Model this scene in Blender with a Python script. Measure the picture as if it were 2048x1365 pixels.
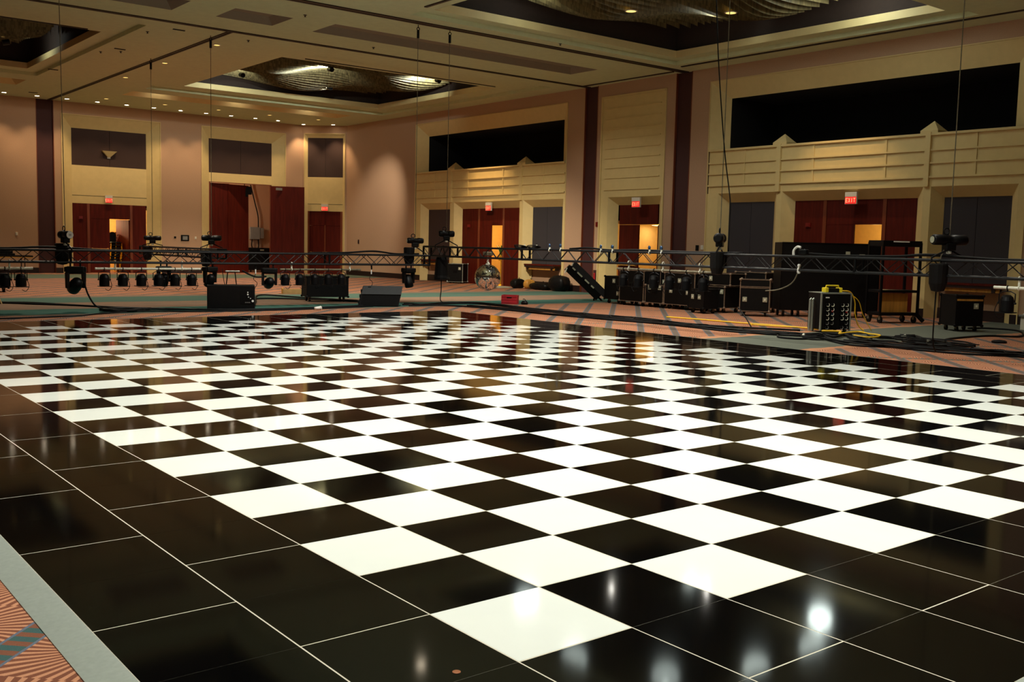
import bpy, bmesh, math, random
from mathutils import Vector, Matrix
PI = math.pi
random.seed(7)
for o in list(bpy.data.objects): bpy.data.objects.remove(o)
S = bpy.context.scene
COL = S.collection

# ------------------------------------------------------------------ camera, world, exposure
yaw, pitch, roll, fpx = 0.898238, -0.094061, 0.023435, 2014.15
CAMPOS = Vector((-2.3600, -2.8754, 1.5838))
fwd = Vector((math.cos(yaw)*math.cos(pitch), math.sin(yaw)*math.cos(pitch), math.sin(pitch)))
rgt0 = Vector((math.sin(yaw), -math.cos(yaw), 0)); up0 = rgt0.cross(fwd)
rgt = math.cos(roll)*rgt0 + math.sin(roll)*up0
upv = -math.sin(roll)*rgt0 + math.cos(roll)*up0
cam_d = bpy.data.cameras.new('camera'); cam = bpy.data.objects.new('camera', cam_d); COL.objects.link(cam)
M = Matrix.Identity(4)
for i in range(3):
    M[i][0] = rgt[i]; M[i][1] = upv[i]; M[i][2] = -fwd[i]; M[i][3] = CAMPOS[i]
cam.matrix_world = M
cam_d.sensor_width = 36; cam_d.lens = fpx*36/2048; cam_d.clip_end = 200; cam_d.clip_start = 0.05
S.camera = cam
W = bpy.data.worlds.new('world'); S.world = W; W.use_nodes = True
W.node_tree.nodes['Background'].inputs[0].default_value = (0.9, 0.75, 0.55, 1)
W.node_tree.nodes['Background'].inputs[1].default_value = 0.0
vs = S.view_settings
vs.view_transform = 'Standard'; vs.look = 'None'; vs.gamma = 1; vs.use_curve_mapping = False
vs.exposure = 1.1

WARM = (1.0, 0.70, 0.40); NEUT = (1.0, 0.97, 0.87); AMB = (1.0, 0.72, 0.30); COOL = (0.86, 1.0, 0.93)
def light(kind, loc, power, col=WARM, radius=0.06, parent=None, target=None, cone=None, blend=0.6, name='lamp_and_fill', size=None):
    d = bpy.data.lights.new(name, kind); d.energy = power; d.color = col
    if kind in ('POINT', 'SPOT'): d.shadow_soft_size = radius
    if kind == 'SPOT': d.spot_size = math.radians(cone or 100); d.spot_blend = blend
    if kind == 'AREA': d.shape = 'DISK'; d.size = size
    o = bpy.data.objects.new(name, d); COL.objects.link(o); o.location = loc
    if target is not None:
        v = Vector(target)-Vector(loc); o.rotation_euler = v.to_track_quat('-Z', 'Y').to_euler()
    if parent:
        o.parent = parent
    return o

# ------------------------------------------------------------------ materials
def lin(c):
    return tuple((x/255/12.92 if x/255 <= .04045 else ((x/255+.055)/1.055)**2.4) for x in c)
def mat(name, rgb, rough=.6, metal=0, var=.12, scale=8, bump=0, spec=.5, emit=None, es=0, bscale=None):
    m = bpy.data.materials.new(name); m.use_nodes = True; nt = m.node_tree; b = nt.nodes['Principled BSDF']
    c = lin(rgb)
    b.inputs['Roughness'].default_value = rough; b.inputs['Metallic'].default_value = metal
    b.inputs['Specular IOR Level'].default_value = spec
    tc = nt.nodes.new('ShaderNodeTexCoord'); nz = nt.nodes.new('ShaderNodeTexNoise')
    nz.inputs['Scale'].default_value = scale; nz.inputs['Detail'].default_value = 4
    nt.links.new(tc.outputs['Object'], nz.inputs['Vector'])
    rp = nt.nodes.new('ShaderNodeValToRGB')
    rp.color_ramp.elements[0].position = .3; rp.color_ramp.elements[1].position = .7
    rp.color_ramp.elements[0].color = (*[x*(1-var) for x in c], 1)
    rp.color_ramp.elements[1].color = (*[min(1, x*(1+var)) for x in c], 1)
    nt.links.new(nz.outputs['Fac'], rp.inputs[0]); nt.links.new(rp.outputs[0], b.inputs['Base Color'])
    if bump:
        nb = nt.nodes.new('ShaderNodeTexNoise'); nb.inputs['Scale'].default_value = bscale or scale*6
        nt.links.new(tc.outputs['Object'], nb.inputs['Vector'])
        bp = nt.nodes.new('ShaderNodeBump'); bp.inputs['Strength'].default_value = bump; bp.inputs['Distance'].default_value = .02
        nt.links.new(nb.outputs['Fac'], bp.inputs['Height']); nt.links.new(bp.outputs[0], b.inputs['Normal'])
    if emit:
        b.inputs['Emission Color'].default_value = (*lin(emit), 1); b.inputs['Emission Strength'].default_value = es
    return m
def wood(name, rgb, rough=.45, axis='Z'):
    m = mat(name, rgb, rough, var=.25, scale=3)
    nt = m.node_tree; nz = [n for n in nt.nodes if n.type == 'TEX_NOISE'][0]
    tc = [n for n in nt.nodes if n.type == 'TEX_COORD'][0]
    mp = nt.nodes.new('ShaderNodeMapping'); mp.inputs['Scale'].default_value = (4, 4, .35)
    nt.links.new(tc.outputs['Object'], mp.inputs['Vector']); nt.links.new(mp.outputs[0], nz.inputs['Vector'])
    return m
MAUVE = mat('mauve_wallcovering', (188, 152, 122), .8, var=.06, scale=40, bump=.15)
CREAM = mat('cream_plaster', (220, 196, 136), .6, var=.03, scale=5)
CREAM2 = mat('cream_ceiling', (206, 212, 170), .8, var=.04, scale=6)
BURG = mat('burgundy_pocket_door', (66, 29, 29), .7, var=.1, scale=30)
ACOU = mat('dark_acoustic_fabric', (64, 46, 42), .95, var=.12, scale=60, bump=.2)
ACOU2 = mat('slate_acoustic_fabric', (58, 54, 58), .95, var=.12, scale=60, bump=.2)
VOID = mat('gallery_painted_dark', (9, 6, 5), .95, var=.1)  # near-black colour stands in for the darkness inside the galleries
MAHOG = wood('mahogany_veneer', (84, 22, 11), .6)
MAHOG.node_tree.nodes['Principled BSDF'].inputs['Specular IOR Level'].default_value = .15
MAHOG_L = wood('mahogany_trim', (122, 58, 30), .4)
OAK = wood('oak_strip', (196, 140, 60), .45)
BASEB = mat('dark_baseboard', (32, 13, 11), .5, var=.1)
DKPUR = mat('coffer_fabric', (56, 40, 31), .85, var=.08, scale=10)
TRACKM = mat('track_bronze', (48, 32, 22), .5, metal=.3)
GROOVE = mat('shadow_gap', (30, 22, 16), .8)
STRIP = mat('glass_strip', (132, 115, 78), .42, metal=.1, var=.55, scale=16)
_nt = STRIP.node_tree; _nz = [x for x in _nt.nodes if x.type == 'TEX_NOISE'][0]; _tc = [x for x in _nt.nodes if x.type == 'TEX_COORD'][0]
_mp = _nt.nodes.new('ShaderNodeMapping'); _mp.inputs['Scale'].default_value = (1, 1, .03); _nt.links.new(_tc.outputs['Object'], _mp.inputs['Vector']); _nt.links.new(_mp.outputs[0], _nz.inputs['Vector'])
GLOW = mat('lamp_lens', (255, 240, 210), .4, emit=(255, 236, 205), es=14)
GLOWDIM = mat('dim_lamp_lens', (235, 205, 130), .4, emit=(240, 200, 110), es=.9)
GLOWHOT = mat('chandelier_bulb', (240, 255, 248), .4, emit=(240, 255, 245), es=5)
WHT = mat('white_panel_gloss', (232, 238, 232), .08, var=.015, scale=3)
BLK = mat('black_panel_gloss', (5, 5, 5), .07, var=.2, scale=2, spec=.12)
ALU = mat('brushed_aluminium', (172, 182, 174), .42, metal=.55, var=.06, scale=40)
ALU_S = mat('seam_aluminium', (205, 200, 180), .5, metal=.2, var=.03)
ALU_D = mat('worn_case_edging', (150, 130, 112), .5, metal=.5, var=.2, scale=20)
STEEL = mat('galvanised_pipe', (238, 238, 222), .35, metal=.1, var=.12, scale=12)
STEEL_D = mat('dull_pipe', (120, 112, 92), .5, metal=.5, var=.25, scale=14)
BLACK = mat('black_paint', (9, 8, 9), .5, spec=.22, var=.2)
BLACKM = mat('black_metal', (9, 9, 11), .42, metal=.1, spec=.22, var=.2)
TRUSSM = mat('black_truss_tube', (13, 14, 17), .5, spec=.35, var=.2, scale=6)
CASEM = mat('black_case_laminate', (8, 7, 8), .6, spec=.22, var=.25, scale=10)
BROWNBLK = mat('brown_black_vinyl', (9, 6, 6), .7, spec=.22, var=.2)
RUBBER = mat('black_rubber', (9, 9, 10), .6, spec=.22, var=.2)
CARPETGREY = mat('grey_speaker_carpet', (46, 48, 50), .85, var=.15, scale=80, bump=.3)
GOLD = mat('gold_metal', (255, 205, 60), .3, metal=.8, var=.08)
YELLOW = mat('yellow_plastic', (236, 212, 30), .5, var=.08)
YELLOWC = mat('yellow_cable_jacket', (240, 190, 30), .5, var=.08)
REDM = mat('red_plastic', (170, 24, 36), .5, var=.15)
REDGLOW = mat('exit_red_face', (225, 30, 30), .5, emit=(255, 40, 36), es=.38, var=.03)
LETTER = mat('exit_letters', (255, 190, 140), .5, emit=(255, 150, 110), es=.55, var=.02)
STROBE = mat('red_strobe', (120, 26, 20), .4, var=.05)
OFFW = mat('off_white_plastic', (225, 220, 205), .5, var=.03)
GREYP = mat('grey_plastic', (130, 130, 126), .5, var=.05)
CARD = mat('cardboard', (178, 150, 100), .8, var=.1)
LEAF = mat('green_leaf', (60, 110, 40), .5, var=.3)
BLUEK = mat('blue_knob', (56, 84, 120), .25, metal=.5, var=.1)
MIRROR = mat('mirror_facet', (235, 230, 225), .06, metal=1, var=.03)
LABEL = mat('label_white', (240, 240, 235), .5, var=.02)
CORR = mat('corridor_paint', (214, 176, 104), .8, var=.05)
DULLW = mat('pale_label', (170, 172, 150), .6, var=.08)

def carpet_mat():
    m = bpy.data.materials.new('ballroom_carpet'); m.use_nodes = True; nt = m.node_tree; N = nt.nodes; L = nt.links
    b = N['Principled BSDF']; b.inputs['Roughness'].default_value = .95; b.inputs['Specular IOR Level'].default_value = .1
    geo = N.new('ShaderNodeNewGeometry'); sep = N.new('ShaderNodeSeparateXYZ'); L.new(geo.outputs['Position'], sep.inputs[0])
    X, Yc = sep.outputs[0], sep.outputs[1]
    def mth(op, a, b_=None, c=None):
        n = N.new('ShaderNodeMath'); n.operation = op
        for i, v in enumerate((a, b_, c)):
            if v is None: continue
            if isinstance(v, (int, float)): n.inputs[i].default_value = v
            else: L.new(v, n.inputs[i])
        return n.outputs[0]
    def mix(f, c1, c2):
        n = N.new('ShaderNodeMix'); n.data_type = 'RGBA'
        L.new(f, n.inputs[0]) if not isinstance(f, float) else None
        for i, c in ((6, c1), (7, c2)):
            if isinstance(c, tuple): n.inputs[i].default_value = (*lin(c), 1)
            else: L.new(c, n.inputs[i])
        return n.outputs[2]
    def inside(v, lo, hi):
        return mth('MULTIPLY', mth('GREATER_THAN', v, lo), mth('LESS_THAN', v, hi))
    # the carpet repeats every 0.93 m along both diagonals
    p = 0.93
    a = mth('DIVIDE', mth('SUBTRACT', X, Yc), p); c = mth('DIVIDE', mth('ADD', X, Yc), p)
    fa = mth('FRACT', mth('ADD', a, 100.5)); fc = mth('FRACT', mth('ADD', c, 100.1))
    # swirl medallion in each diamond
    ua = mth('SUBTRACT', fa, .0); ua = mth('SUBTRACT', mth('FRACT', mth('ADD', fa, .5)), .5)
    ga = mth('SUBTRACT', fa, .5); ua = mth('SUBTRACT', mth('FRACT', mth('ADD', a, 100.0)), .5)
    uc = mth('SUBTRACT', mth('FRACT', mth('ADD', c, 100.6)), .5)
    r = mth('SQRT', mth('ADD', mth('MULTIPLY', ua, ua), mth('MULTIPLY', uc, uc)))
    th = mth('ARCTAN2', uc, ua)
    sw = mth('SINE', mth('ADD', mth('MULTIPLY', th, 42), mth('MULTIPLY', mth('LOGARITHM', mth('ADD', r, .02), 2.718), 11)))
    field = mix(mth('GREATER_THAN', sw, -0.15), (190, 136, 104), (122, 76, 58))
    # diagonal blue grey bands with dashes
    da = mth('ABSOLUTE', ga)      # 0 on the band centre
    band = mth('LESS_THAN', da, .105)
    dash = mth('GREATER_THAN', mth('SINE', mth('MULTIPLY', c, 46)), -.1)
    bandc = mix(dash, (124, 80, 62), (64, 92, 90))
    edge = mth('MULTIPLY', band, mth('GREATER_THAN', da, .083))
    bandc = mix(edge, bandc, (98, 106, 120))
    dc2 = mth('ABSOLUTE', mth('SUBTRACT', mth('FRACT', mth('ADD', mth('DIVIDE', mth('ADD', X, Yc), p*4), 100.73)), .5))
    band2 = mth('LESS_THAN', dc2, .022)
    dash2 = mth('GREATER_THAN', mth('SINE', mth('MULTIPLY', a, 46)), -.1)
    col = mix(band, field, bandc)
    col = mix(band2, col, mix(dash2, (124, 80, 62), (52, 98, 96)))
    # wide border runs along the partition lines
    nz = N.new('ShaderNodeTexNoise'); nz.inputs['Scale'].default_value = 1.6; nz.inputs['Detail'].default_value = 5
    L.new(geo.outputs['Position'], nz.inputs['Vector'])
    yy = mth('ADD', Yc, mth('MULTIPLY', mth('SUBTRACT', nz.outputs['Fac'], .5), .35))
    greym = mix(nz.outputs['Fac'], (104, 97, 86), (142, 108, 88))
    col = mix(inside(yy, 18.6, 25.6), col, greym)
    col = mix(inside(yy, 18.9, 20.5), col, (56, 92, 84))
    col = mix(inside(yy, 22.7, 24.9), col, (74, 98, 88))
    col = mix(inside(yy, 7.2, 9.3), col, (98, 102, 92))
    col = mix(inside(yy, 9.3, 9.5), col, (176, 126, 94)); col = mix(inside(yy, 7.0, 7.2), col, (176, 126, 94))
    col = mix(inside(yy, 37.4, 41.5), col, (88, 98, 82))
    pile = N.new('ShaderNodeTexNoise'); pile.inputs['Scale'].default_value = 260
    L.new(geo.outputs['Position'], pile.inputs['Vector'])
    hs = N.new('ShaderNodeHueSaturation'); L.new(col, hs.inputs['Color'])
    L.new(mth('ADD', mth('MULTIPLY', pile.outputs['Fac'], .5), .75), hs.inputs['Value'])
    L.new(hs.outputs[0], b.inputs['Base Color'])
    bp = N.new('ShaderNodeBump'); bp.inputs['Strength'].default_value = .3; bp.inputs['Distance'].default_value = .005
    L.new(pile.outputs['Fac'], bp.inputs['Height']); L.new(bp.outputs[0], b.inputs['Normal'])
    return m
CARPET = carpet_mat()

# ------------------------------------------------------------------ mesh helpers
class MB:
    def __init__(s): s.bm = bmesh.new()
    def hexa(s, c):
        v = [s.bm.verts.new(p) for p in c]
        for f in ((0,3,2,1),(4,5,6,7),(0,1,5,4),(1,2,6,5),(2,3,7,6),(3,0,4,7)):
            s.bm.faces.new([v[i] for i in f])
        return s
    def box(s, x0, x1, y0, y1, z0, z1):
        x0, x1 = sorted((x0, x1)); y0, y1 = sorted((y0, y1)); z0, z1 = sorted((z0, z1))
        return s.hexa([(x0,y0,z0),(x1,y0,z0),(x1,y1,z0),(x0,y1,z0),(x0,y0,z1),(x1,y0,z1),(x1,y1,z1),(x0,y1,z1)])
    def bbox(s, x0, x1, y0, y1, z0, z1, bev=.01, seg=2):
        t = bmesh.new(); bmesh.ops.create_cube(t, size=1)
        for v in t.verts: v.co = Vector(((x0+x1)/2+v.co.x*(x1-x0), (y0+y1)/2+v.co.y*(y1-y0), (z0+z1)/2+v.co.z*(z1-z0)))
        bmesh.ops.bevel(t, geom=t.edges[:], offset=bev, segments=seg, affect='EDGES', profile=.5)
        s.add(t); return s
    def add(s, t):
        mp = {v: s.bm.verts.new(v.co) for v in t.verts}
        for f in t.faces: s.bm.faces.new([mp[v] for v in f.verts])
        t.free()
    def quad(s, *p):
        s.bm.faces.new([s.bm.verts.new(q) for q in p]); return s
    def tube(s, pts, r, seg=8, cap=True, taper=None):
        pts = [Vector(p) for p in pts]; rings = []; n = len(pts)
        ref = None
        for i, p in enumerate(pts):
            d = (pts[min(i+1, n-1)]-pts[max(i-1, 0)]).normalized()
            if ref is None:
                ref = Vector((0,0,1)) if abs(d.z) < .9 else Vector((1,0,0))
            u = d.cross(ref);
            if u.length < 1e-4: u = d.cross(Vector((1,0,0)))
            u.normalize(); w = u.cross(d); ref = w
            rr = r if taper is None else taper[i]
            rings.append([s.bm.verts.new(p+rr*(math.cos(2*PI*k/seg)*u+math.sin(2*PI*k/seg)*w)) for k in range(seg)])
        for A, B in zip(rings, rings[1:]):
            for k in range(seg): s.bm.faces.new((A[k], A[(k+1)%seg], B[(k+1)%seg], B[k]))
        if cap: s.bm.faces.new(rings[0][::-1]); s.bm.faces.new(rings[-1])
        return s
    def cyl(s, a, b, r, seg=12): return s.tube([a, b], r, seg)
    def lathe(s, prof, M=None, seg=20):
        """prof: (r, h) pairs about local Z, placed by M"""
        M = M or Matrix.Identity(4); rings = []
        for r, h in prof:
            if r < 1e-5: rings.append([s.bm.verts.new(M @ Vector((0,0,h)))])
            else: rings.append([s.bm.verts.new(M @ Vector((r*math.cos(2*PI*k/seg), r*math.sin(2*PI*k/seg), h))) for k in range(seg)])
        for A, B in zip(rings, rings[1:]):
            for k in range(seg):
                a = [A[0]] if len(A) == 1 else [A[k], A[(k+1)%seg]]
                b = [B[0]] if len(B) == 1 else [B[(k+1)%seg], B[k]]
                if len(a)+len(b) > 2: s.bm.faces.new(a+b)
        return s
    def prism(s, poly, h0, h1, f):
        """poly of (a,b) extruded from h0 to h1; f maps (a,b,h) to xyz"""
        A = [s.bm.verts.new(f(a, b, h0)) for a, b in poly]; B = [s.bm.verts.new(f(a, b, h1)) for a, b in poly]
        n = len(poly)
        for k in range(n): s.bm.faces.new((A[k], A[(k+1)%n], B[(k+1)%n], B[k]))
        s.bm.faces.new(A[::-1]); s.bm.faces.new(B); return s
    def ring(s, c, n, R, r, seg=16, arc=2*PI, start=0):
        n = Vector(n).normalized(); u = n.orthogonal().normalized(); w = n.cross(u); c = Vector(c)
        k = max(4, int(seg*arc/(2*PI)))
        pts = [c+R*(math.cos(start+arc*i/k)*u+math.sin(start+arc*i/k)*w) for i in range(k+1)]
        return s.tube(pts, r, 6)
    def build(s, name, m, parent=None, smooth=False):
        bmesh.ops.recalc_face_normals(s.bm, faces=s.bm.faces[:])
        me = bpy.data.meshes.new(name); s.bm.to_mesh(me); s.bm.free()
        me.materials.append(m)
        if smooth:
            for p in me.polygons: p.use_smooth = True
        o = bpy.data.objects.new(name, me); COL.objects.link(o)
        if parent: o.parent = parent
        return o
def tag(o, label=None, cat=None, group=None, kind=None):
    if label: o['label'] = label
    if cat: o['category'] = cat
    if group: o['group'] = group
    if kind: o['kind'] = kind
    return o
def thing(name, label, cat, loc=(0,0,0), rz=0, group=None):
    o = bpy.data.objects.new(name, None); COL.objects.link(o); o.empty_display_size = .1
    o.location = loc; o.rotation_euler = (0, 0, rz)
    return tag(o, label, cat, group)
def root(name):
    o = bpy.data.objects.new(name, None); COL.objects.link(o); o['kind'] = 'structure'; return o
def struct(o): o['kind'] = 'structure'; return o
def copy_tree(o, parent=None):
    c = o.copy(); COL.objects.link(c); c.parent = parent
    for ch in list(o.children): copy_tree(ch, c)
    return c
def dup(o, label, loc, rz=None, group=None):
    c = copy_tree(o); c['label'] = label; c.location = loc
    if rz is not None: c.rotation_euler = (0, 0, rz)
    if group: c['group'] = group
    return c
def smooth_path(pts, n=6):
    P = [Vector(p) for p in pts]; P = [2*P[0]-P[1]]+P+[2*P[-1]-P[-2]]; out = []
    for i in range(1, len(P)-2):
        for k in range(n):
            t = k/n; a, b, c, d = P[i-1:i+3]
            out.append(.5*((2*b)+(c-a)*t+(2*a-5*b+4*c-d)*t*t+(3*b-a-3*c+d)*t**3))
    out.append(P[-2]); return out
ROTS = lambda axis, ang: Matrix.Rotation(ang, 4, axis)
FZ = -0.02          # carpet level; the dance floor's top is z = 0
H = 7.25            # main ceiling

# ------------------------------------------------------------------ floor and dance floor
struct(MB().box(-16, 24.5, -14, 47, FZ-.1, FZ).build('floor', CARPET))
T = 0.61
df = thing('dance_floor', 'glossy black and white checkered portable dance floor with a plain black border', 'dance floor')
X0, X1, Y0, Y1 = -2*T, 19*T, -2*T, 28*T
MB().box(X0, X1, Y0, Y1, FZ, -.0006).build('base', ALU_S, df)
wb, bb, lines = MB(), MB(), MB()
for i in range(-2, 19):
    for j in range(-2, 28):
        white = 0 <= i < 17 and 0 <= j < 26 and (i+j) % 2 == 0
        par = (i+j) % 2
        lo = .0038 if par == 0 else .0008; hi = .0008 if par == 0 else .0038    # wide joint at the panel ends only
        x0, x1, y0, y1 = i*T+.0037, (i+1)*T-.0037, j*T+lo, (j+1)*T-hi
        (wb if white else bb).box(x0, x1, y0, y1, -.0005, 0)
wb.build('white_tile_area', WHT, df); bb.build('black_tile_area', BLK, df)
rw = .145
def ramp(pa, pb, out):
    m = MB(); pa, pb, out = Vector(pa), Vector(pb), Vector(out)
    m.hexa([pa+Vector((0,0,FZ)), pb+Vector((0,0,FZ)), pb+out+Vector((0,0,FZ)), pa+out+Vector((0,0,FZ)),
            pa+Vector((0,0,.001)), pb+Vector((0,0,.001)), pb+out+Vector((0,0,FZ+.004)), pa+out+Vector((0,0,FZ+.004))])
    return m.build('edge_ramp', ALU, df)
ramp((X0,Y0-rw,0), (X0,Y1+rw,0), (-rw,0,0)); ramp((X1,Y0-rw,0), (X1,Y1+rw,0), (rw,0,0))
ramp((X0,Y0,0), (X1,Y0,0), (0,-rw,0)); ramp((X0,Y1,0), (X1,Y1,0), (0,rw,0))

# ------------------------------------------------------------------ walls
XR, YB, D = 22.3, 43.0, 0.28
right = lambda a, d, z: (XR+d, a, z)
back = lambda a, d, z: (a, YB+d, z)
r2 = math.sqrt(.5)
corner = lambda a, d, z: (20.7+a*r2+d*r2, 43-a*r2+d*r2, z)
def wbox(m, F, a0, a1, d0, d1, z0, z1):
    m.hexa([F(a0,d0,z0), F(a1,d0,z0), F(a1,d1,z0), F(a0,d1,z0), F(a0,d0,z1), F(a1,d0,z1), F(a1,d1,z1), F(a0,d1,z1)]); return m
def wedgeframe(F, o, i, d, name, sides='LRT'):
    """splayed cream frame; o,i = (a0,a1,z0,z1)"""
    m = MB()
    if 'L' in sides: m.quad(F(o[0],0,o[2]), F(o[0],0,o[3]), F(i[0],d,i[3]), F(i[0],d,i[2]))
    if 'R' in sides: m.quad(F(o[1],0,o[2]), F(o[1],0,o[3]), F(i[1],d,i[3]), F(i[1],d,i[2]))
    if 'T' in sides: m.quad(F(o[0],0,o[3]), F(o[1],0,o[3]), F(i[1],d,i[3]), F(i[0],d,i[3]))
    return m
TH = .2
# right wall plain parts
wr = MB()
for a0, a1, z0, z1 in ((35.2,41.4,FZ,H), (24.2,25.15,FZ,H), (23.3,23.55,FZ,H), (19.86,20.29,FZ,H), (18.4,19.2,FZ,H), (-14,8.55,FZ,H),
                       (25.15,35.2,6.8,H), (20.29,23.3,6.8,H), (8.55,18.4,6.8,H)):
    wbox(wr, right, a0, a1, 0, TH, z0, z1)
struct(wr.build('wall_right', MAUVE))
wk = MB()
for a0, a1, z0, z1 in ((-16,8.52,FZ,H), (9.19,9.52,FZ,H), (13.68,15.62,FZ,H), (19.78,20.7,FZ,H), (9.52,13.68,6.72,H), (15.62,19.78,6.75,H)):
    wbox(wk, back, a0, a1, 0, TH, z0, z1)
struct(wk.build('wall_back', MAUVE))
LC = 1.6*math.sqrt(2)
wc = MB()
for a0, a1, z0, z1 in ((0,.12,FZ,H), (2.14,LC,FZ,H), (.12,2.14,6.84,H)):
    wbox(wc, corner, a0, a1, 0, TH, z0, z1)
struct(wc.build('wall_corner', MAUVE))
struct(MB().box(-16.2,-16,-14,43,FZ,H).build('wall_left', MAUVE)); struct(MB().box(-16.2,22.5,-14.2,-14,FZ,H).build('wall_front', MAUVE))
def pocket(F, a0, a1, n):
    r_ = root('trim_%d' % n)
    wbox(MB(), F, a0, a1, .06, TH, FZ, H).build('pocket_panel', BURG, r_)
    m = MB(); wbox(m, F, a0-.012, a0+.012, -.012, .08, FZ, H); wbox(m, F, a1-.012, a1+.012, -.012, .08, FZ, H)
    m.build('metal_edge', MAHOG_L, r_)
pocket(right, 23.55, 24.2, 1); pocket(right, 19.2, 19.86, 2); pocket(back, 8.52, 9.19, 3)
# baseboards
def bboard(F, spans, name):
    m = MB()
    for a0, a1 in spans: wbox(m, F, a0, a1, -.02, .0, FZ, .21)
    struct(m.build(name, BASEB))
bboard(right, ((35.2,41.38),(24.2,25.15),(18.4,19.2),(-14,8.55),(19.86,20.29),(23.3,23.55)), 'baseboard_right')
bboard(back, ((-16,8.52),(9.19,9.52),(13.68,15.62),(19.78,20.68)), 'baseboard_back')

# ---- doors
def door_set(F, n, a0, a1, top, posts, head, gap, d=D, leaf_open=None, bars=True, open_right=True):
    """mahogany door wall inside a bay; posts = (p0,p1) opening edges, gap = open part (g0,g1)"""
    R_ = root('door_%d' % n); t = .06
    p0, p1 = posts; w = .11
    if p0-a0 > w+.02:
        wbox(MB(), F, a0, p0-w, d, d+t, FZ, top).build('side_panel', MAHOG, R_)
        wbox(MB(), F, p0-w, p0, d-.02, d+t+.02, FZ, top).build('door_post', MAHOG_L, R_)
    if a1-p1 > w+.02:
        wbox(MB(), F, p1+w, a1, d, d+t, FZ, top).build('side_panel', MAHOG, R_)
        wbox(MB(), F, p1, p1+w, d-.02, d+t+.02, FZ, top).build('door_post', MAHOG_L, R_)
    wbox(MB(), F, p0, p1, d, d+t, head, top).build('transom', MAHOG, R_)
    return R_
def leaf(R_, F, a0, a1, z1, d0, bar=True, m=None):
    o = wbox(MB(), F, a0, a1, d0, d0+.05, FZ+.01, z1).build('leaf', m or MAHOG, R_)
    if bar:
        b = MB(); wbox(b, F, a0+.06, a1-.06, d0-.07, d0-.03, 1.0, 1.06)
        wbox(b, F, a0+.06, a0+.12, d0-.03, d0, .98, 1.08); wbox(b, F, a1-.12, a1-.06, d0-.03, d0, .98, 1.08)
        b.build('push_bar', OAK, o)
    return o
def swung(R_, F, a_h, width, d_h, ang, z1, m=None):
    """door leaf hinged at (a_h,d_h), swung by ang (0 = along +a, into the corridor for +)"""
    ca, sa = math.cos(ang), math.sin(ang); t = .05
    f = lambda a, d, z: F(a_h+a*ca-d*sa, d_h+a*sa+d*ca, z)
    return wbox(MB(), f, 0, width, 0, t, FZ+.01, z1).build('leaf', m or MAHOG, R_)
def corridor(F, a0, a1, depth, z1, name, m=CORR, power=40, col=AMB, lz=2.2, la=None, ld=None):
    c = MB(); d0 = D+.06
    wbox(c, F, a0, a1, depth, depth+.1, FZ, z1); wbox(c, F, a0-.1, a0, d0+.06, depth+.1, FZ, z1); wbox(c, F, a1, a1+.1, d0+.06, depth+.1, FZ, z1)
    wbox(c, F, a0, a1, d0+.06, depth, z1, z1+.1)
    o = struct(c.build(name, m))
    light('POINT', F((a0+a1)/2 if la is None else la, (depth+d0)/2 if ld is None else ld, lz), power, col, .12)
    return o

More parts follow.
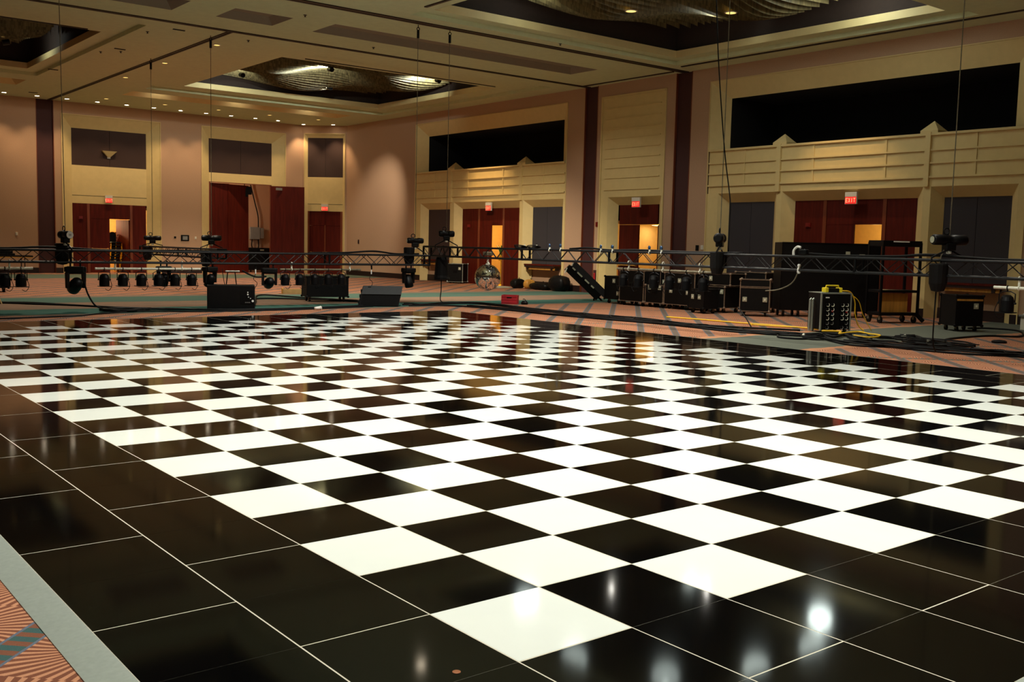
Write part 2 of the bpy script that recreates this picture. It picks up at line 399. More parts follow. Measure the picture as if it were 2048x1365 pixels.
# ---- big gallery niches on the right wall
def gallery(n, a0, a1, posts, bays, doorspec):
    o = (a0, a1, 4.7, 6.8); i = (a0+.47, a1-.6, 4.7, 6.28)
    R_ = root('trim_%d' % n)
    wedgeframe(right, o, i, D, 'f').build('splayed_frame', CREAM, R_)
    m = MB(); wbox(m, right, a0-.03, a0, -.03, .02, FZ, 6.83); wbox(m, right, a1, a1+.03, -.03, .02, FZ, 6.83); wbox(m, right, a0, a1, -.03, .02, 6.8, 6.83)
    m.build('frame_bead', CREAM, R_)
    # gallery behind, its darkness put into the near-black colour
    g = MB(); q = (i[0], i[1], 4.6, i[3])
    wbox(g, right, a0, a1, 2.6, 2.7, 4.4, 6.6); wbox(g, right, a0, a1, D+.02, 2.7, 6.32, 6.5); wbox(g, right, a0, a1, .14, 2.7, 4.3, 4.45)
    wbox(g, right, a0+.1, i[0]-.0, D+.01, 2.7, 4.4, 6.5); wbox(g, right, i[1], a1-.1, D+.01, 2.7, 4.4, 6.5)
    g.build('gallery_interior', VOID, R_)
    # parapet
    wbox(MB(), right, a0+.04, a1-.04, 0, .12, 3.36, 4.66).build('parapet', CREAM, R_)
    for z, hh, pr in ((4.66,.06,.06), (4.27,.045,.045), (3.94,.045,.045), (3.58,.05,.05)):
        wbox(MB(), right, a0+.04, a1-.04, -pr, .02, z, z+hh).build('parapet_rail', CREAM, R_)
    for p in posts[1]:
        wbox(MB(), right, p-.03, p+.03, -.025, .02, 3.6, 4.66).build('stile', CREAM, R_)
    for p in posts[0]:
        wbox(MB(), right, p-.07, p+.07, -.075, .03, 3.36, 4.74).build('parapet_post', CREAM, R_)
        c = MB(); h_ = .24; z0 = 4.72
        b4 = [right(p+sx*h_, .2+sy*h_, z0) for sx, sy in ((-1,-1),(1,-1),(1,1),(-1,1))]
        b5 = [(x, y, z0+.07) for x, y, z in b4]; ap = right(p, .2, z0+.33)
        c.hexa(b4+b5)
        for k in range(4): c.quad(b5[k], b5[(k+1)%4], ap)
        c.build('pyramid_finial', CREAM, R_)
    # bays below: trapezoid piers and soffits
    prev = a0
    fr = [b[0] for b in bays]; inn = [b[1] for b in bays]
    edges_f = [a0]+[v for b in fr for v in b]+[a1]; edges_i = [a0]+[v for b in inn for v in b]+[a1]
    for k in range(0, len(edges_f), 2):
        f0, f1, i0, i1 = edges_f[k], edges_f[k+1], edges_i[k], edges_i[k+1]
        MB().prism([(f0,0),(f1,0),(i1,D),(i0,D)], FZ, 3.36, lambda a, b, h: right(a, b, h)).build('pier', CREAM, R_)
    for (f, i_) in bays:
        MB().quad(right(f[0],0,3.36), right(f[1],0,3.36), right(i_[1],D,3.09), right(i_[0],D,3.09)).build('soffit', CREAM, R_)
    bm_ = MB()
    for k in range(0, len(edges_f), 2): wbox(bm_, right, edges_f[k], edges_f[k+1], -.02, 0, FZ, .21)
    for k in (0, 2): wbox(bm_, right, inn[k][0], inn[k][1], D-.03, D, FZ, .25)
    bm_.build('bay_baseboard', BASEB, R_)
    return R_
def wall_panel(F, a0, a1, z0, z1, d, label, m=ACOU, split=True):
    t = thing('acoustic_panel', label, 'wall panel', F((a0+a1)/2, d, z0), 0)
    L0 = Vector(t.location)
    G = lambda a, dd, z: tuple(Vector(F(a, dd, z))-L0)
    mid = (a0+a1)/2
    for p0, p1 in (((a0, mid-.006), (mid+.006, a1)) if split else ((a0, a1),)):
        wbox(MB(), G, p0, p1, d, d+.05, z0, z1).build('fabric_section', m, t)
    return t
def bay_back(F, a0, a1, z0, z1, d, n):
    struct(wbox(MB(), F, a0, a1, d+.051, d+.12, z0, z1).build('trim_%d' % n, MAUVE))
def console(a0, a1, label):
    t = thing('console_shelf', label, 'shelf', right((a0+a1)/2, D, .70))
    L0 = Vector(t.location); G = lambda a, dd, z: tuple(Vector(right(a, dd, z))-L0)
    wbox(MB(), G, a0, a1, -.12, D, .87, .92).build('shelf_top', MAHOG, t)
    wbox(MB(), G, a0, a1, -.10, -.05, .80, .87).build('dark_apron', BASEB, t)
    wbox(MB(), G, a0+.02, a1-.02, -.04, 0, .71, .80).build('oak_rail', OAK, t)
    for a in (a0+.15, a1-.15): wbox(MB(), G, a-.04, a+.04, -.08, D, .70, .80).build('bracket', BASEB, t)
    return t
bA = (((32.51,34.79),(32.80,34.54)), ((27.81,32.23),(28.14,31.98)), ((25.26,27.60),(25.60,27.32)))
gallery(4, 25.15, 35.2, ((32.43,27.73), (31.24,28.89,26.41,33.70)), bA[::-1], None)
bB = (((15.76,17.97),(16.02,17.73)), ((11.15,15.57),(11.45,15.28)), ((8.72,10.95),(8.98,10.71)))
gallery(5, 8.55, 18.4, ((15.70,11.07), (14.54,16.98,12.28,9.82)), bB[::-1], None)
wall_panel(right, 32.80, 34.54, .92, 3.09, D, 'dark fabric panel in the left bay under the far gallery', ACOU)
wall_panel(right, 25.60, 27.32, .92, 3.09, D, 'dark fabric panel in the right bay under the far gallery', ACOU2)
wall_panel(right, 16.02, 17.73, .92, 3.09, D, 'dark fabric panel between the flight cases and the near gallery soffit', ACOU2)
wall_panel(right, 8.98, 10.71, .92, 3.09, D, 'dark slate fabric panel behind the hoist at far right', ACOU2)
k = 20
for (f, i_) in (bA[0], bA[2], bB[0], bB[2]):
    bay_back(right, i_[0]-.2, i_[1]+.2, FZ, 3.2, D, k); k += 1
console(25.60, 27.32, 'wall shelf with pale oak rail under the right bay of the far gallery')
console(32.80, 34.54, 'wall shelf in the left bay of the far gallery behind the truss corner')
console(8.98, 10.71, 'wall shelf with oak rail behind the hanging spotlight at far right')
# doors under the galleries
d1 = door_set(right, 1, 28.14, 31.98, 3.09, (29.20, 30.74), 2.40, None)
leaf(d1, right, 29.97, 30.74, 2.40, D+.005, bar=False)
swung(d1, right, 29.20, .77, D+.05, math.radians(62), 2.38)
corridor(right, 28.2, 31.9, 2.6, 2.7, 'wall_corridor_far_gallery', power=55)
d2 = door_set(right, 2, 11.45, 15.28, 3.09, (12.44, 14.20), 2.40, None)
leaf(d2, right, 13.30, 14.20, 2.40, D+.005, bar=False)
swung(d2, right, 12.44, .86, D+.05, math.radians(70), 2.38)
corridor(right, 11.5, 15.2, 2.6, 2.7, 'wall_corridor_near_gallery', power=22)
# narrow service niche between the partition pockets
R_ = root('trim_6')
fN = (20.29, 23.3); bN = ((20.37,22.90),(20.69,22.63))
wbox(MB(), right, fN[0], fN[1], 0, .1, 3.36, 6.8).build('panelled_face', CREAM, R_)
for z in (6.38, 6.03, 5.69, 5.355, 5.02, 4.69, 4.35, 4.0, 3.6):
    wbox(MB(), right, fN[0]+.2, fN[1]-.2, -.03, .0, z, z+.03).build('face_rib', CREAM, R_)
m = MB()
for a in fN: wbox(m, right, a-.03, a+.03, -.035, 0, FZ, 6.83)
wbox(m, right, fN[0], fN[1], -.035, 0, 6.77, 6.83); m.build('frame_bead', CREAM, R_)
for f0, f1, i0, i1 in ((20.29,20.37,20.29,20.69), (22.90,23.3,22.63,23.3)):
    MB().prism([(f0,0),(f1,0),(i1,D),(i0,D)], FZ, 3.36, lambda a, b, h: right(a, b, h)).build('pier', CREAM, R_)
MB().quad(right(20.37,0,3.36), right(22.9,0,3.36), right(22.63,D,3.09), right(20.69,D,3.09)).build('soffit', CREAM, R_)
d3 = door_set(right, 3, 20.69, 22.63, 3.09, (20.75, 22.57), 2.42, None)
leaf(d3, right, 21.62, 22.57, 2.41, D+.005, bar=True)
swung(d3, right, 20.78, .86, D+.05, math.radians(80), 2.40)
corridor(right, 20.6, 23.2, 3.4, 2.46, 'wall_corridor_service', power=20)
CORRLAMP = (24.6, 22.72, 2.46)
# ---- back wall niches
def back_niche(n, F, o, i, d, pz, split_z, label, m=CREAM):
    R_ = root('trim_%d' % n)
    wedgeframe(F, (o[0],o[1],FZ,o[2]), (i[0],i[1],FZ,i[2]), d, 'f').build('splayed_frame', CREAM, R_)
    b = MB(); wbox(b, F, o[0]-.03, o[0], -.03, .02, FZ, o[2]+.03); wbox(b, F, o[1], o[1]+.03, -.03, .02, FZ, o[2]+.03); wbox(b, F, o[0], o[1], -.03, .02, o[2], o[2]+.03)
    b.build('frame_bead', CREAM, R_)
    wbox(MB(), F, i[0], i[1], d, d+.08, pz[0], split_z).build('cream_infill', CREAM, R_)
    wall_panel(F, i[0], i[1], split_z, i[2], d, label, ACOU)
    return R_
R1 = back_niche(7, back, (9.52,13.68,6.72), (9.97,13.15,6.2), D, (3.0,), 4.63, 'dark fabric panel with a wall sconce above the leftmost doors')
wbox(MB(), back, 9.97, 13.15, D-.004, D, 3.33, 3.345).build('shadow_line', GROOVE, R1)
d4 = door_set(back, 4, 9.97, 13.12, 3.0, (10.68, 12.40), 2.36, None)
leaf(d4, back, 10.68, 11.52, 2.36, D+.005)
swung(d4, back, 12.40, .84, D+.05, math.radians(112), 2.34)
corridor(back, 9.9, 13.2, 3.2, 2.8, 'wall_corridor_left_doors', power=90, la=11.2, col=(1,.78,.42))
R2_ = back_niche(8, back, (15.62,19.78,6.75), (16.05,19.2,6.26), D, (4.27,), 4.69, 'dark fabric panel above the tall open double doors')
# chamfer niche
R3 = back_niche(9, corner, (.12,2.14,6.84), (.24,2.02,6.66), .12, (3.08,), 4.75, 'dark fabric panel above the corner doors')
wbox(MB(), corner, .24, 2.02, .116, .12, 3.42, 3.435).build('shadow_line', GROOVE, R3)
d6 = root('door_6')
for a0, a1 in ((.32, 1.125), (1.135, 1.94)): leaf(d6, corner, a0, a1, 2.37, .15)
wbox(MB(), corner, .32, 1.94, .15, .2, 2.38, 3.08).build('transom', MAHOG, d6)
for a in (.27, 1.965): wbox(MB(), corner, a-.05, a+.05, .12, .2, FZ, 3.08).build('door_post', MAHOG_L, d6)
m = MB(); wbox(m, corner, 1.10, 1.16, .12, .15, FZ+.02, 2.4); m.build('centre_stile', MAHOG_L, d6)
# tall service doors
d5 = root('door_5'); hd = 4.27
wbox(MB(), back, 16.05, 19.2, D, D+.1, hd-.03, hd).build('head_track', MAHOG_L, d5)
for a in (16.08, 19.17): wbox(MB(), back, a-.03, a+.03, D, D+.1, FZ, hd).build('jamb', MAHOG_L, d5)
swung(d5, back, 19.12, 1.62, D-.06, math.radians(-22), 4.22)          # right leaf swung out into the room
swung(d5, back, 16.12, 1.0, D+.06, math.radians(6), 4.22)
swung(d5, back, 17.05, 1.33, D+.12, math.radians(22), 4.20)
wbox(MB(), back, 19.3, 19.62, D-.30, D-.26, 4.02, 4.14).build('closer_plate', GREYP, d5)
corridor(back, 15.9, 21.4, 3.0, 4.6, 'wall_corridor_tall_doors', m=MAUVE, power=70, col=(1,.80,.56), lz=3.4, la=16.6, ld=1.6)

# ------------------------------------------------------------------ ceiling
holes = [(10.9,21.4,25.0,36.6), (10.8,20.45,37.7,39.1), (-3.6,7.05,25.0,36.6), (-3.6,7.0,37.9,39.5),
         (5.0,6.9,21.4,22.7), (8.0,9.55,21.35,22.6), (10.67,20.05,21.2,22.5),
         (11.5,21.2,9.4,18.9), (-3.6,7.0,9.4,18.9), (11.5,21.2,-8.6,1.0), (-3.6,7.0,-8.6,1.0)]
xs = sorted({-16, XR+.2}|{h[0] for h in holes}|{h[1] for h in holes}); ys = sorted({-14, YB+.2}|{h[2] for h in holes}|{h[3] for h in holes})
cm = MB()
for xa, xb in zip(xs, xs[1:]):
    for ya, yb in zip(ys, ys[1:]):
        cx, cy = (xa+xb)/2, (ya+yb)/2
        if any(h[0] < cx < h[1] and h[2] < cy < h[3] for h in holes): continue
        cm.quad((xa,ya,H), (xb,ya,H), (xb,yb,H), (xa,yb,H))
struct(cm.build('ceiling', CREAM2))
struct(MB().box(-16.2, 24, -14.2, 47, 9.0, 9.1).build('ceiling_slab', GROOVE))
def vwalls(m, r, z0, z1):
    a, b, c, d = r
    m.quad((a,c,z0),(a,c,z1),(b,c,z1),(b,c,z0)); m.quad((a,d,z0),(a,d,z1),(b,d,z1),(b,d,z0))
    m.quad((a,c,z0),(a,c,z1),(a,d,z1),(a,d,z0)); m.quad((b,c,z0),(b,c,z1),(b,d,z1),(b,d,z0)); return m
def annulus(m, o, i, z):
    (a,b,c,d), (e,f,g,h) = o, i
    m.quad((a,c,z),(b,c,z),(f,g,z),(e,g,z)); m.quad((b,c,z),(b,d,z),(f,h,z),(f,g,z))
    m.quad((b,d,z),(a,d,z),(e,h,z),(f,h,z)); m.quad((a,d,z),(a,c,z),(e,g,z),(e,h,z)); return m
def coffer(n, outer, inner):
    R_ = root('trim_%d' % n)
    m = vwalls(MB(), outer, H, H+.12); annulus(m, outer, inner, H+.12); m.build('border_band', CREAM2, R_)
    vwalls(MB(), inner, H+.12, H+.32).build('lit_fascia', CREAM, R_)
    e = .18; big = (inner[0]-e, inner[1]+e, inner[2]-e, inner[3]+e)
    m = annulus(MB(), big, inner, H+.32); vwalls(m, big, H+.32, 8.75)
    m.quad((big[0],big[2],8.75),(big[1],big[2],8.75),(big[1],big[3],8.75),(big[0],big[3],8.75)); m.build('coffer_shell', DKPUR, R_)
    return R_
INN = {'F':(12.05,20.6,27.25,35.65), 'L':(-2.4,6.58,27.4,35.9), 'B':(11.95,20.75,10.0,18.5), 'K':(-2.4,6.5,10.0,18.5), 'C':(11.95,20.75,-7.8,.3), 'P':(-2.4,6.5,-7.8,.3)}
OUT = {'F':holes[0], 'L':holes[2], 'B':holes[7], 'K':holes[8], 'C':holes[9], 'P':holes[10]}
n = 30
for key in INN: coffer(n, OUT[key], INN[key]); n += 1
def tray(n, r, depth=.22, m_=CREAM, top=CREAM):
    R_ = root('trim_%d' % n); a, b, c, d = r; e = depth
    i = (a+e, b-e, c+e, d-e)
    m = MB(); z = H+depth
    for p, q in (((a,c),(b,c)), ((b,c),(b,d)), ((b,d),(a,d)), ((a,d),(a,c))):
        f = lambda t: (min(max(t[0], i[0]), i[1]), min(max(t[1], i[2]), i[3]), z)
        m.quad((*p, H), (*q, H), f(q), f(p))
    m.quad((i[0],i[2],z),(i[1],i[2],z),(i[1],i[3],z),(i[0],i[3],z)); m.build('sloped_tray', top, R_)
GREYT = mat('grey_tray_paint', (140, 126, 108), .8, var=.03)
tray(40, holes[1]); tray(41, holes[3])
for q, hh in enumerate((4, 5, 6)): tray(42+q, holes[hh], .18, top=GREYT)
def track(n, spans):
    m = MB()
    for x0, x1, y0, y1 in spans: m.box(x0, x1, y0, y1, H-.025, H)
    struct(m.build('trim_%d' % n, TRACKM))
track(50, [(-16,XR,23.94,24.0), (-16,XR,24.04,24.1)]); track(51, [(-16,XR,19.35,19.47), (-16,XR,19.52,19.60)]); track(52, [(8.96,9.01,24.1,YB), (9.06,9.11,24.1,YB)])
track(53, [(21.4,21.48,8.2,18.9), (21.9,21.98,19.7,24)])
track(54, [(12.4,19.85,26.3,26.34), (-1,6.0,26.6,26.64), (11.26,11.34,16.6,17.9), (21.38,21.42,9.6,18.6)])
# canopy of hanging glass strips in each coffer, lit from inside
def canopy(key, label, lamps, seed, col=COOL, stepv=.24, inset=.45, base=7.84, pan=False):
    a, b, c, d = INN[key]; cx, cy = (a+b)/2, (c+d)/2; rnd = random.Random(seed)
    t = thing('strip_chandelier', label, 'chandelier', (cx, cy, 8.7))
    m = MB(); w, l = (b-a)/2-inset, (d-c)/2-inset
    ny = int(2*l/stepv); nx = 60
    wave = lambda u, v: base+.24*math.cos(u*PI*1.35)*math.cos(v*PI*1.35)+.10*max(abs(u),abs(v))**3
    for j in range(ny+1):
        v = j/ny*2-1; um = min(1.0, 2-abs(v)*1.12)
        P = [(u*w, v*l+.03*math.sin(9*u+j), wave(u, v)-8.7) for u in [um*(2*k/nx-1) for k in range(nx+1)]]
        for p, q in zip(P, P[1:]): m.quad(p, q, (q[0],q[1],0), (p[0],p[1],0))
    tag(m.build('glass_strips', STRIP, t), kind='stuff')
    MB().box(-w,w,-l,l,0,.03).build('mounting_plate', DKPUR, t)
    for (lx, ly, lz, pw) in lamps:
        s = MB(); hb = .3 if pan else 0; s.lathe([(0,-.14+hb),(.05,-.11+hb),(.07,-.06+hb),(.05,hb),(0,hb)], Matrix.Translation((lx-cx, ly-cy, lz-8.7)), 12)
        s.cyl((lx-cx,ly-cy,lz-8.7), (lx-cx,ly-cy,0), .012, 6)
        (s.build('bulb', GLOWHOT, t, True) if not pan else s.bm.free())
        if pan:
            MB().lathe([(0,0),(.09,0),(.09,.2),(.075,.2),(.07,.05),(0,.05)], Matrix.Translation((lx-cx, ly-cy, lz-8.7)) @ Vector((pan[0],pan[1],.25)).to_track_quat('Z','Y').to_matrix().to_4x4(), 14).build('lamp_can', BLACKM, t)
            light('SPOT', (lx+pan[0]*.12, ly+pan[1]*.12, lz+.04), pw, col, .05, None, (lx+pan[0], ly+pan[1], lz+.22), 130, .7)
        else: light('POINT', (lx, ly, lz-.24), pw, col, .3)
    return t
canopy('F', 'large canopy of hanging glass strips in the far right ceiling coffer', [(15.15,29.7,7.66,170), (19.2,28.9,7.66,170), (13.4,33.3,7.66,70), (17.2,33.6,7.66,40)], 1, inset=.12, base=7.76, pan=(0,1))
canopy('B', 'large canopy of hanging glass strips in the near right ceiling coffer', [(12.7,13.5,8.0,9), (13.7,11.6,8.0,8), (15.7,10.7,8.0,11), (17.8,10.7,8.0,9), (19.7,11.8,8.05,30), (14.5,17.4,8.15,12), (19.0,15.5,8.2,10)], 2)
canopy('L', 'canopy of hanging strips in the far left ceiling coffer at the picture edge', [(5.2,33.0,7.66,22)], 3, pan=(1,0))
canopy('K', 'canopy of hanging strips in the coffer above the dance floor', [], 4, stepv=.35)
canopy('P', 'canopy of hanging strips in the coffer nearest the camera', [], 5, stepv=.35)
canopy('C', 'canopy of hanging strips in the coffer right of the camera', [], 6, stepv=.35)

# ceiling downlights
def downlight(x, y, label, bright=True, group=None, z=H, spot=0, cone=70, col=WARM, blend=.7, tgt=None, r=.085):
    t = thing('ceiling_downlight', label, 'ceiling light', (x, y, z), 0, group)
    MB().lathe([(r+.03,0),(r+.03,-.012),(r,-.018),(r,-.004)], None, 18).build('trim_ring', OFFW, t)
    MB().lathe([(0,-.012),(r,-.010)], None, 18).build('lens', GLOW if bright else GLOWDIM, t)
    if spot: light('SPOT', (x, y, z-.04), spot, col, .05, None, tgt or (x, y, 0), cone, blend)
    return t
ORD = ['first','second','third','fourth','fifth','sixth','seventh','eighth','ninth','tenth','eleventh','twelfth','thirteenth']
rowx = [7.12, 8.35, 9.5, 10.72, 11.93, 13.1, 14.28, 15.45, 16.63, 17.81, 18.95]
for q, x in enumerate(rowx):
    downlight(x, 42.05, 'small bright downlight before the back wall, %s from the left of the row' % ORD[q], spot=80, cone=84, group='bright downlights along the back wall', tgt=(x, 42.2, 0))
for q, (x, y) in enumerate(((20.5,42.5),(21.55,41.45))):
    downlight(x, y, ('bright downlight washing the corner wall, left one of two', 'bright downlight washing the corner wall, right one of two')[q], spot=95, cone=84, group='bright downlights along the back wall', tgt=(x+.12, y+.12, 0))
for q, (x, y) in enumerate(((10.68,40.7),(13.07,40.6),(15.4,40.5),(17.76,40.4),(20.1,40.2))):
    downlight(x, y, 'dim yellowish downlight behind the bright row, %s from the left' % ORD[q], bright=False, group='dim downlights at the back')
for q, (x, y, l) in enumerate(((9.5,26.2,'nearest the chain hoist point'), (9.46,30.4,'middle of the three beside the track'), (9.47,34.4,'farthest of the three beside the track'))):
    downlight(x, y, 'dim oval downlight right of the ceiling track, ' + l, bright=False, group='dim downlights beside the track')
downlight(16.5, 16.2, 'dim ridged lamp under the near canopy, left of two', bright=False, z=7.7, r=.13, spot=90, cone=150, col=NEUT)
downlight(18.46, 14.55, 'yellow oval lamp under the near canopy, right of two', bright=False, z=7.7, r=.13, spot=110, cone=150, col=NEUT)
downlight(5.02, 32.06, 'dim lamp inside the far left coffer', bright=False, z=7.7)
for q, x in enumerate((12.2, 15.6, 18.9)):
    downlight(x, 38.4, 'wide glowing lamp in the shallow back tray, %s from the left' % ORD[q], z=H+.2, spot=5, cone=160, col=NEUT, tgt=(x, 39.0, 7.0), r=.1)
# wall washers over the galleries and unseen floods added for the dance floor
for q, (x, y, pw) in enumerate(((20.9,29.9,330), (20.9,13.6,150), (20.6,9.3,0))):
    if pw: light('SPOT', (x, y, H-.03), pw, (1,.66,.32), .05, None, (XR, y-.1, 4.0), 62, .9)
FLOOD = 900
PW = {0: 900, 6: 700, 1: 700, 7: 150, 4: 80, 2: 480, 5: 1150, 8: 330}
for q, (x, y, l) in enumerate(((2.0,3.2,'over the near left floor'), (7.0,3.0,'over the near right floor'), (7.6,9.3,'between the coffers over the floor centre'), (2.0,9.3,'left of the floor centre'),
                  (10.9,7.2,'over the right floor edge'), (9.0,14.2,'over the far floor half'), (8.3,-3.0,'behind the camera to the right'), (9.2,4.6,'over the right half near the camera'), (-0.2,-1.0,'almost over the camera'))):
    downlight(x, y, 'unseen ceiling downlight ' + l, spot=PW.get(q, FLOOD), cone=112, col=NEUT, blend=.55, r=.1)  # floods added out of view to light the dance floor
light('SPOT', (14.2, 22.0, H-.02), 1700, (1,.88,.68), .08, None, (16.5, 26, 0), 100, .6)  # fill spot without a fixture, added for the far right carpet
light('SPOT', (14.5, 13.0, H-.02), 650, (1,.92,.76), .08, None, (15.5, 13.5, 0), 100, .6)  # another added fill for the right-hand carpet
light('SPOT', (14.5, 6.5, H-.02), 260, (1,.92,.78), .08, None, (16.0, 7.0, 0), 100, .6)  # added fill toward the near end of that carpet
light('SPOT', (18.0, 22.6, H-.02), 190, NEUT, .12, None, (18.4, 22.6, 0), 140, .6)  # neutral fill added to brighten the narrow niche wall
light('SPOT', (18.6, 35.4, H-.02), 480, (1,.88,.70), .08, None, (22.3, 38.3, 3.0), 50, .9)
for x, y, pw in ((5.5, 24.6, 800), (9.5, 30.4, 600), (3.0, 37.0, 700), (14.5, 36.9, 850)):  # spots added to brighten the carpet toward the back wall
    light('SPOT', (x, y, H-.04), pw, (1,.86,.66), .08, None, (x, y, 0), 112, .6)
# sprinklers and slots
for q, (x, y, l) in enumerate(((7.9,24.9,'nearest the cross tracks'), (7.6,29.0,'beside the far left coffer'), (7.1,34.6,'farthest toward the back wall'), (8.0,41.2,'before the left pocket door'))):
    o = MB().box(-.16,.16,-.035,.035,-.02,0).build('ceiling_slot', GROOVE); o.location = (x, y, H); tag(o, 'short black slot in the ceiling ' + l, 'ceiling slot')
for q, (px, py, l) in enumerate(((7.35,25.8,'left of the track, nearest'), (7.3,29.9,'beside the far left coffer lip'), (7.75,29.4,'close to a black slot'), (9.9,24.9,'right of the cross tracks'), (13.0,23.2,'between the track and the small tray'), (16.5,18.95,'on the near coffer border'), (9.6,20.8,'left of the long grey tray'))):
    o = MB().lathe([(0,-.05),(.03,-.05),(.012,-.03),(.012,-.01),(.045,-.008),(.045,0)], None, 12).build('sprinkler_head', BLACKM); o.location = (px, py, H); tag(o, 'tiny dark sprinkler head ' + l, 'sprinkler')

# ------------------------------------------------------------------ wall fittings
BARS = {'E':[(0,0,.16,1),(0,0,1,.16),(0,.42,.8,.58),(0,.84,1,1)], 'I':[(.36,0,.64,1)], 'T':[(.38,0,.62,1),(0,.84,1,1)]}
def exit_sign(F, a, z, label, w=.36, flip=False):
    t = thing('exit_sign', label, 'exit sign', F(a, -.02, z)); L0 = Vector(t.location)
    s = -1 if flip else 1
    G = lambda x, d, zz: tuple(Vector(F(a+s*x, -.02+d, z+zz))-L0)
    wbox(MB(), G, -w/2, w/2, -.05, .02, .2, .33).build('canopy', OFFW, t)
    wbox(MB(), G, -w/2, w/2, -.04, .02, 0, .2).build('housing', OFFW, t)
    face = wbox(MB(), G, -w/2+.012, w/2-.012, -.048, -.04, .012, .196).build('red_face', REDGLOW, t)
    m = MB(); lw, lh, gap = .06, .12, .018; x0 = -(4*lw+3*gap)/2
    for k, ch in enumerate('EXIT'):
        xo = x0+k*(lw+gap)
        if ch == 'X':
            for q in ((0,1),(1,0)):
                m.hexa([G(xo+(q[0]*.78)*lw, -.054, .045), G(xo+(q[0]*.78+.22)*lw, -.054, .045), G(xo+(q[0]*.78+.22)*lw, -.048, .045), G(xo+(q[0]*.78)*lw, -.048, .045),
                        G(xo+(q[1]*.78)*lw, -.054, .045+lh), G(xo+(q[1]*.78+.22)*lw, -.054, .045+lh), G(xo+(q[1]*.78+.22)*lw, -.048, .045+lh), G(xo+(q[1]*.78)*lw, -.048, .045+lh)])
        else:
            for (u0, v0, u1, v1) in BARS[ch]: wbox(m, G, xo+u0*lw, xo+u1*lw, -.054, -.048, .045+v0*lh, .045+v1*lh)
    m.build('lettering', LETTER, face)
    return t
# on the right wall "reading direction" runs toward smaller y
exit_sign(right, 29.75, 2.98, 'red EXIT sign over the door under the far gallery', flip=True)
exit_sign(right, 21.47, 2.99, 'red EXIT sign over the narrow door between the dark wall strips', w=.38, flip=True)
exit_sign(right, 13.23, 2.95, 'red EXIT sign over the door under the near gallery', flip=True)
exit_sign(lambda a, d, z: back(a, d+D-.03, z), 11.48, 3.06, 'red EXIT sign over the leftmost doors with stacked chairs', w=.31)
exit_sign(lambda a, d, z: corner(a, d+.10, z), 1.13, 3.10, 'pale pink EXIT sign over the corner doors', w=.34)

sc = thing('wall_sconce', 'pale upturned fan shaped sconce on the dark panel over the leftmost doors', 'wall light', back(11.52, D, 5.05))
m = MB(); prof = [(-.05,0),(.05,0),(.31,.27),(-.31,.27)]
m.hexa([(-.05,-.06,0),(.05,-.06,0),(.05,0,0),(-.05,0,0),(-.31,-.18,.26),(.31,-.18,.26),(.31,0,.26),(-.31,0,.26)])
m.build('shade', CREAM, sc); MB().bbox(-.07,.07,-.03,0,-.06,.02).build('mount', OFFW, sc)
def plate(name, F, a, z, w, h, m_, label, cat, dd=0.0, th=.02, face=None):
    t = thing(name, label, cat, F(a, dd, z)); L0 = Vector(t.location)
    G = lambda x, d, zz: tuple(Vector(F(a+x, dd+d, z+zz))-L0)
    wbox(MB(), G, -w/2, w/2, -th, 0, -h/2, h/2).build('plate', m_, t)
    if face: wbox(MB(), G, -w*.3, w*.3, -th-.012, -th, -h*.3, h*.3).build('face', face, t)
    return t
plate('control_panel', back, 14.79, 1.60, .38, .28, BLACKM, 'black square control panel on the wall between the niches', 'control panel', face=GREYP)
plate('thermostat', back, 14.33, 1.62, .09, .09, BLACKM, 'tiny dark round thermostat left of the black control panel', 'thermostat', face=BLACK)
plate('wall_switch', back, 15.29, 1.62, .08, .12, OFFW, 'small white wall switch right of the black control panel', 'switch', face=OFFW)
plate('wall_switch', back, 7.67, 1.61, .09, .13, OFFW, 'small white wall switch on the plain wall at far left', 'switch', face=OFFW)
plate('wall_phone', right, 40.2, 1.62, .1, .2, BURG, 'small dark wall fitting right of the corner doors', 'wall fitting', face=BLACK)
plate('fire_strobe', right, 31.5, 2.38, .16, .12, STROBE, 'small red fire strobe beside the far gallery door', 'fire strobe', dd=D, th=.04, face=STROBE)
plate('fire_strobe', right, 14.79, 2.39, .16, .12, STROBE, 'small red fire strobe on wood beside the near gallery door', 'fire strobe', dd=D, th=.04, face=STROBE)
plate('fire_strobe', right, 23.40, 2.42, .10, .16, STROBE, 'small red fire strobe left of the narrow service door', 'fire strobe', th=.04, face=STROBE)
plate('fire_strobe', back, 10.30, 2.38, .16, .12, STROBE, 'small red fire strobe beside the leftmost doors', 'fire strobe', dd=D, th=.04, face=STROBE)
plate('wall_switch', right, 18.72, 1.66, .12, .18, BLACKM, 'dark wall switch left of the near gallery niche', 'switch', face=BLACK)
plate('wall_switch', right, 18.52, 1.68, .10, .14, OFFW, 'pale wall switch closest to the near gallery niche', 'switch', face=OFFW)
plate('wall_outlet', right, 10.55, .46, .09, .13, OFFW, 'white wall outlet under the shelf at far right', 'outlet', dd=D+.05, face=OFFW)
plate('pull_station', right, 23.41, .55, .14, .5, BURG, 'dark red cabinet low on the wall left of the service door', 'fire cabinet', th=.05, face=REDM)
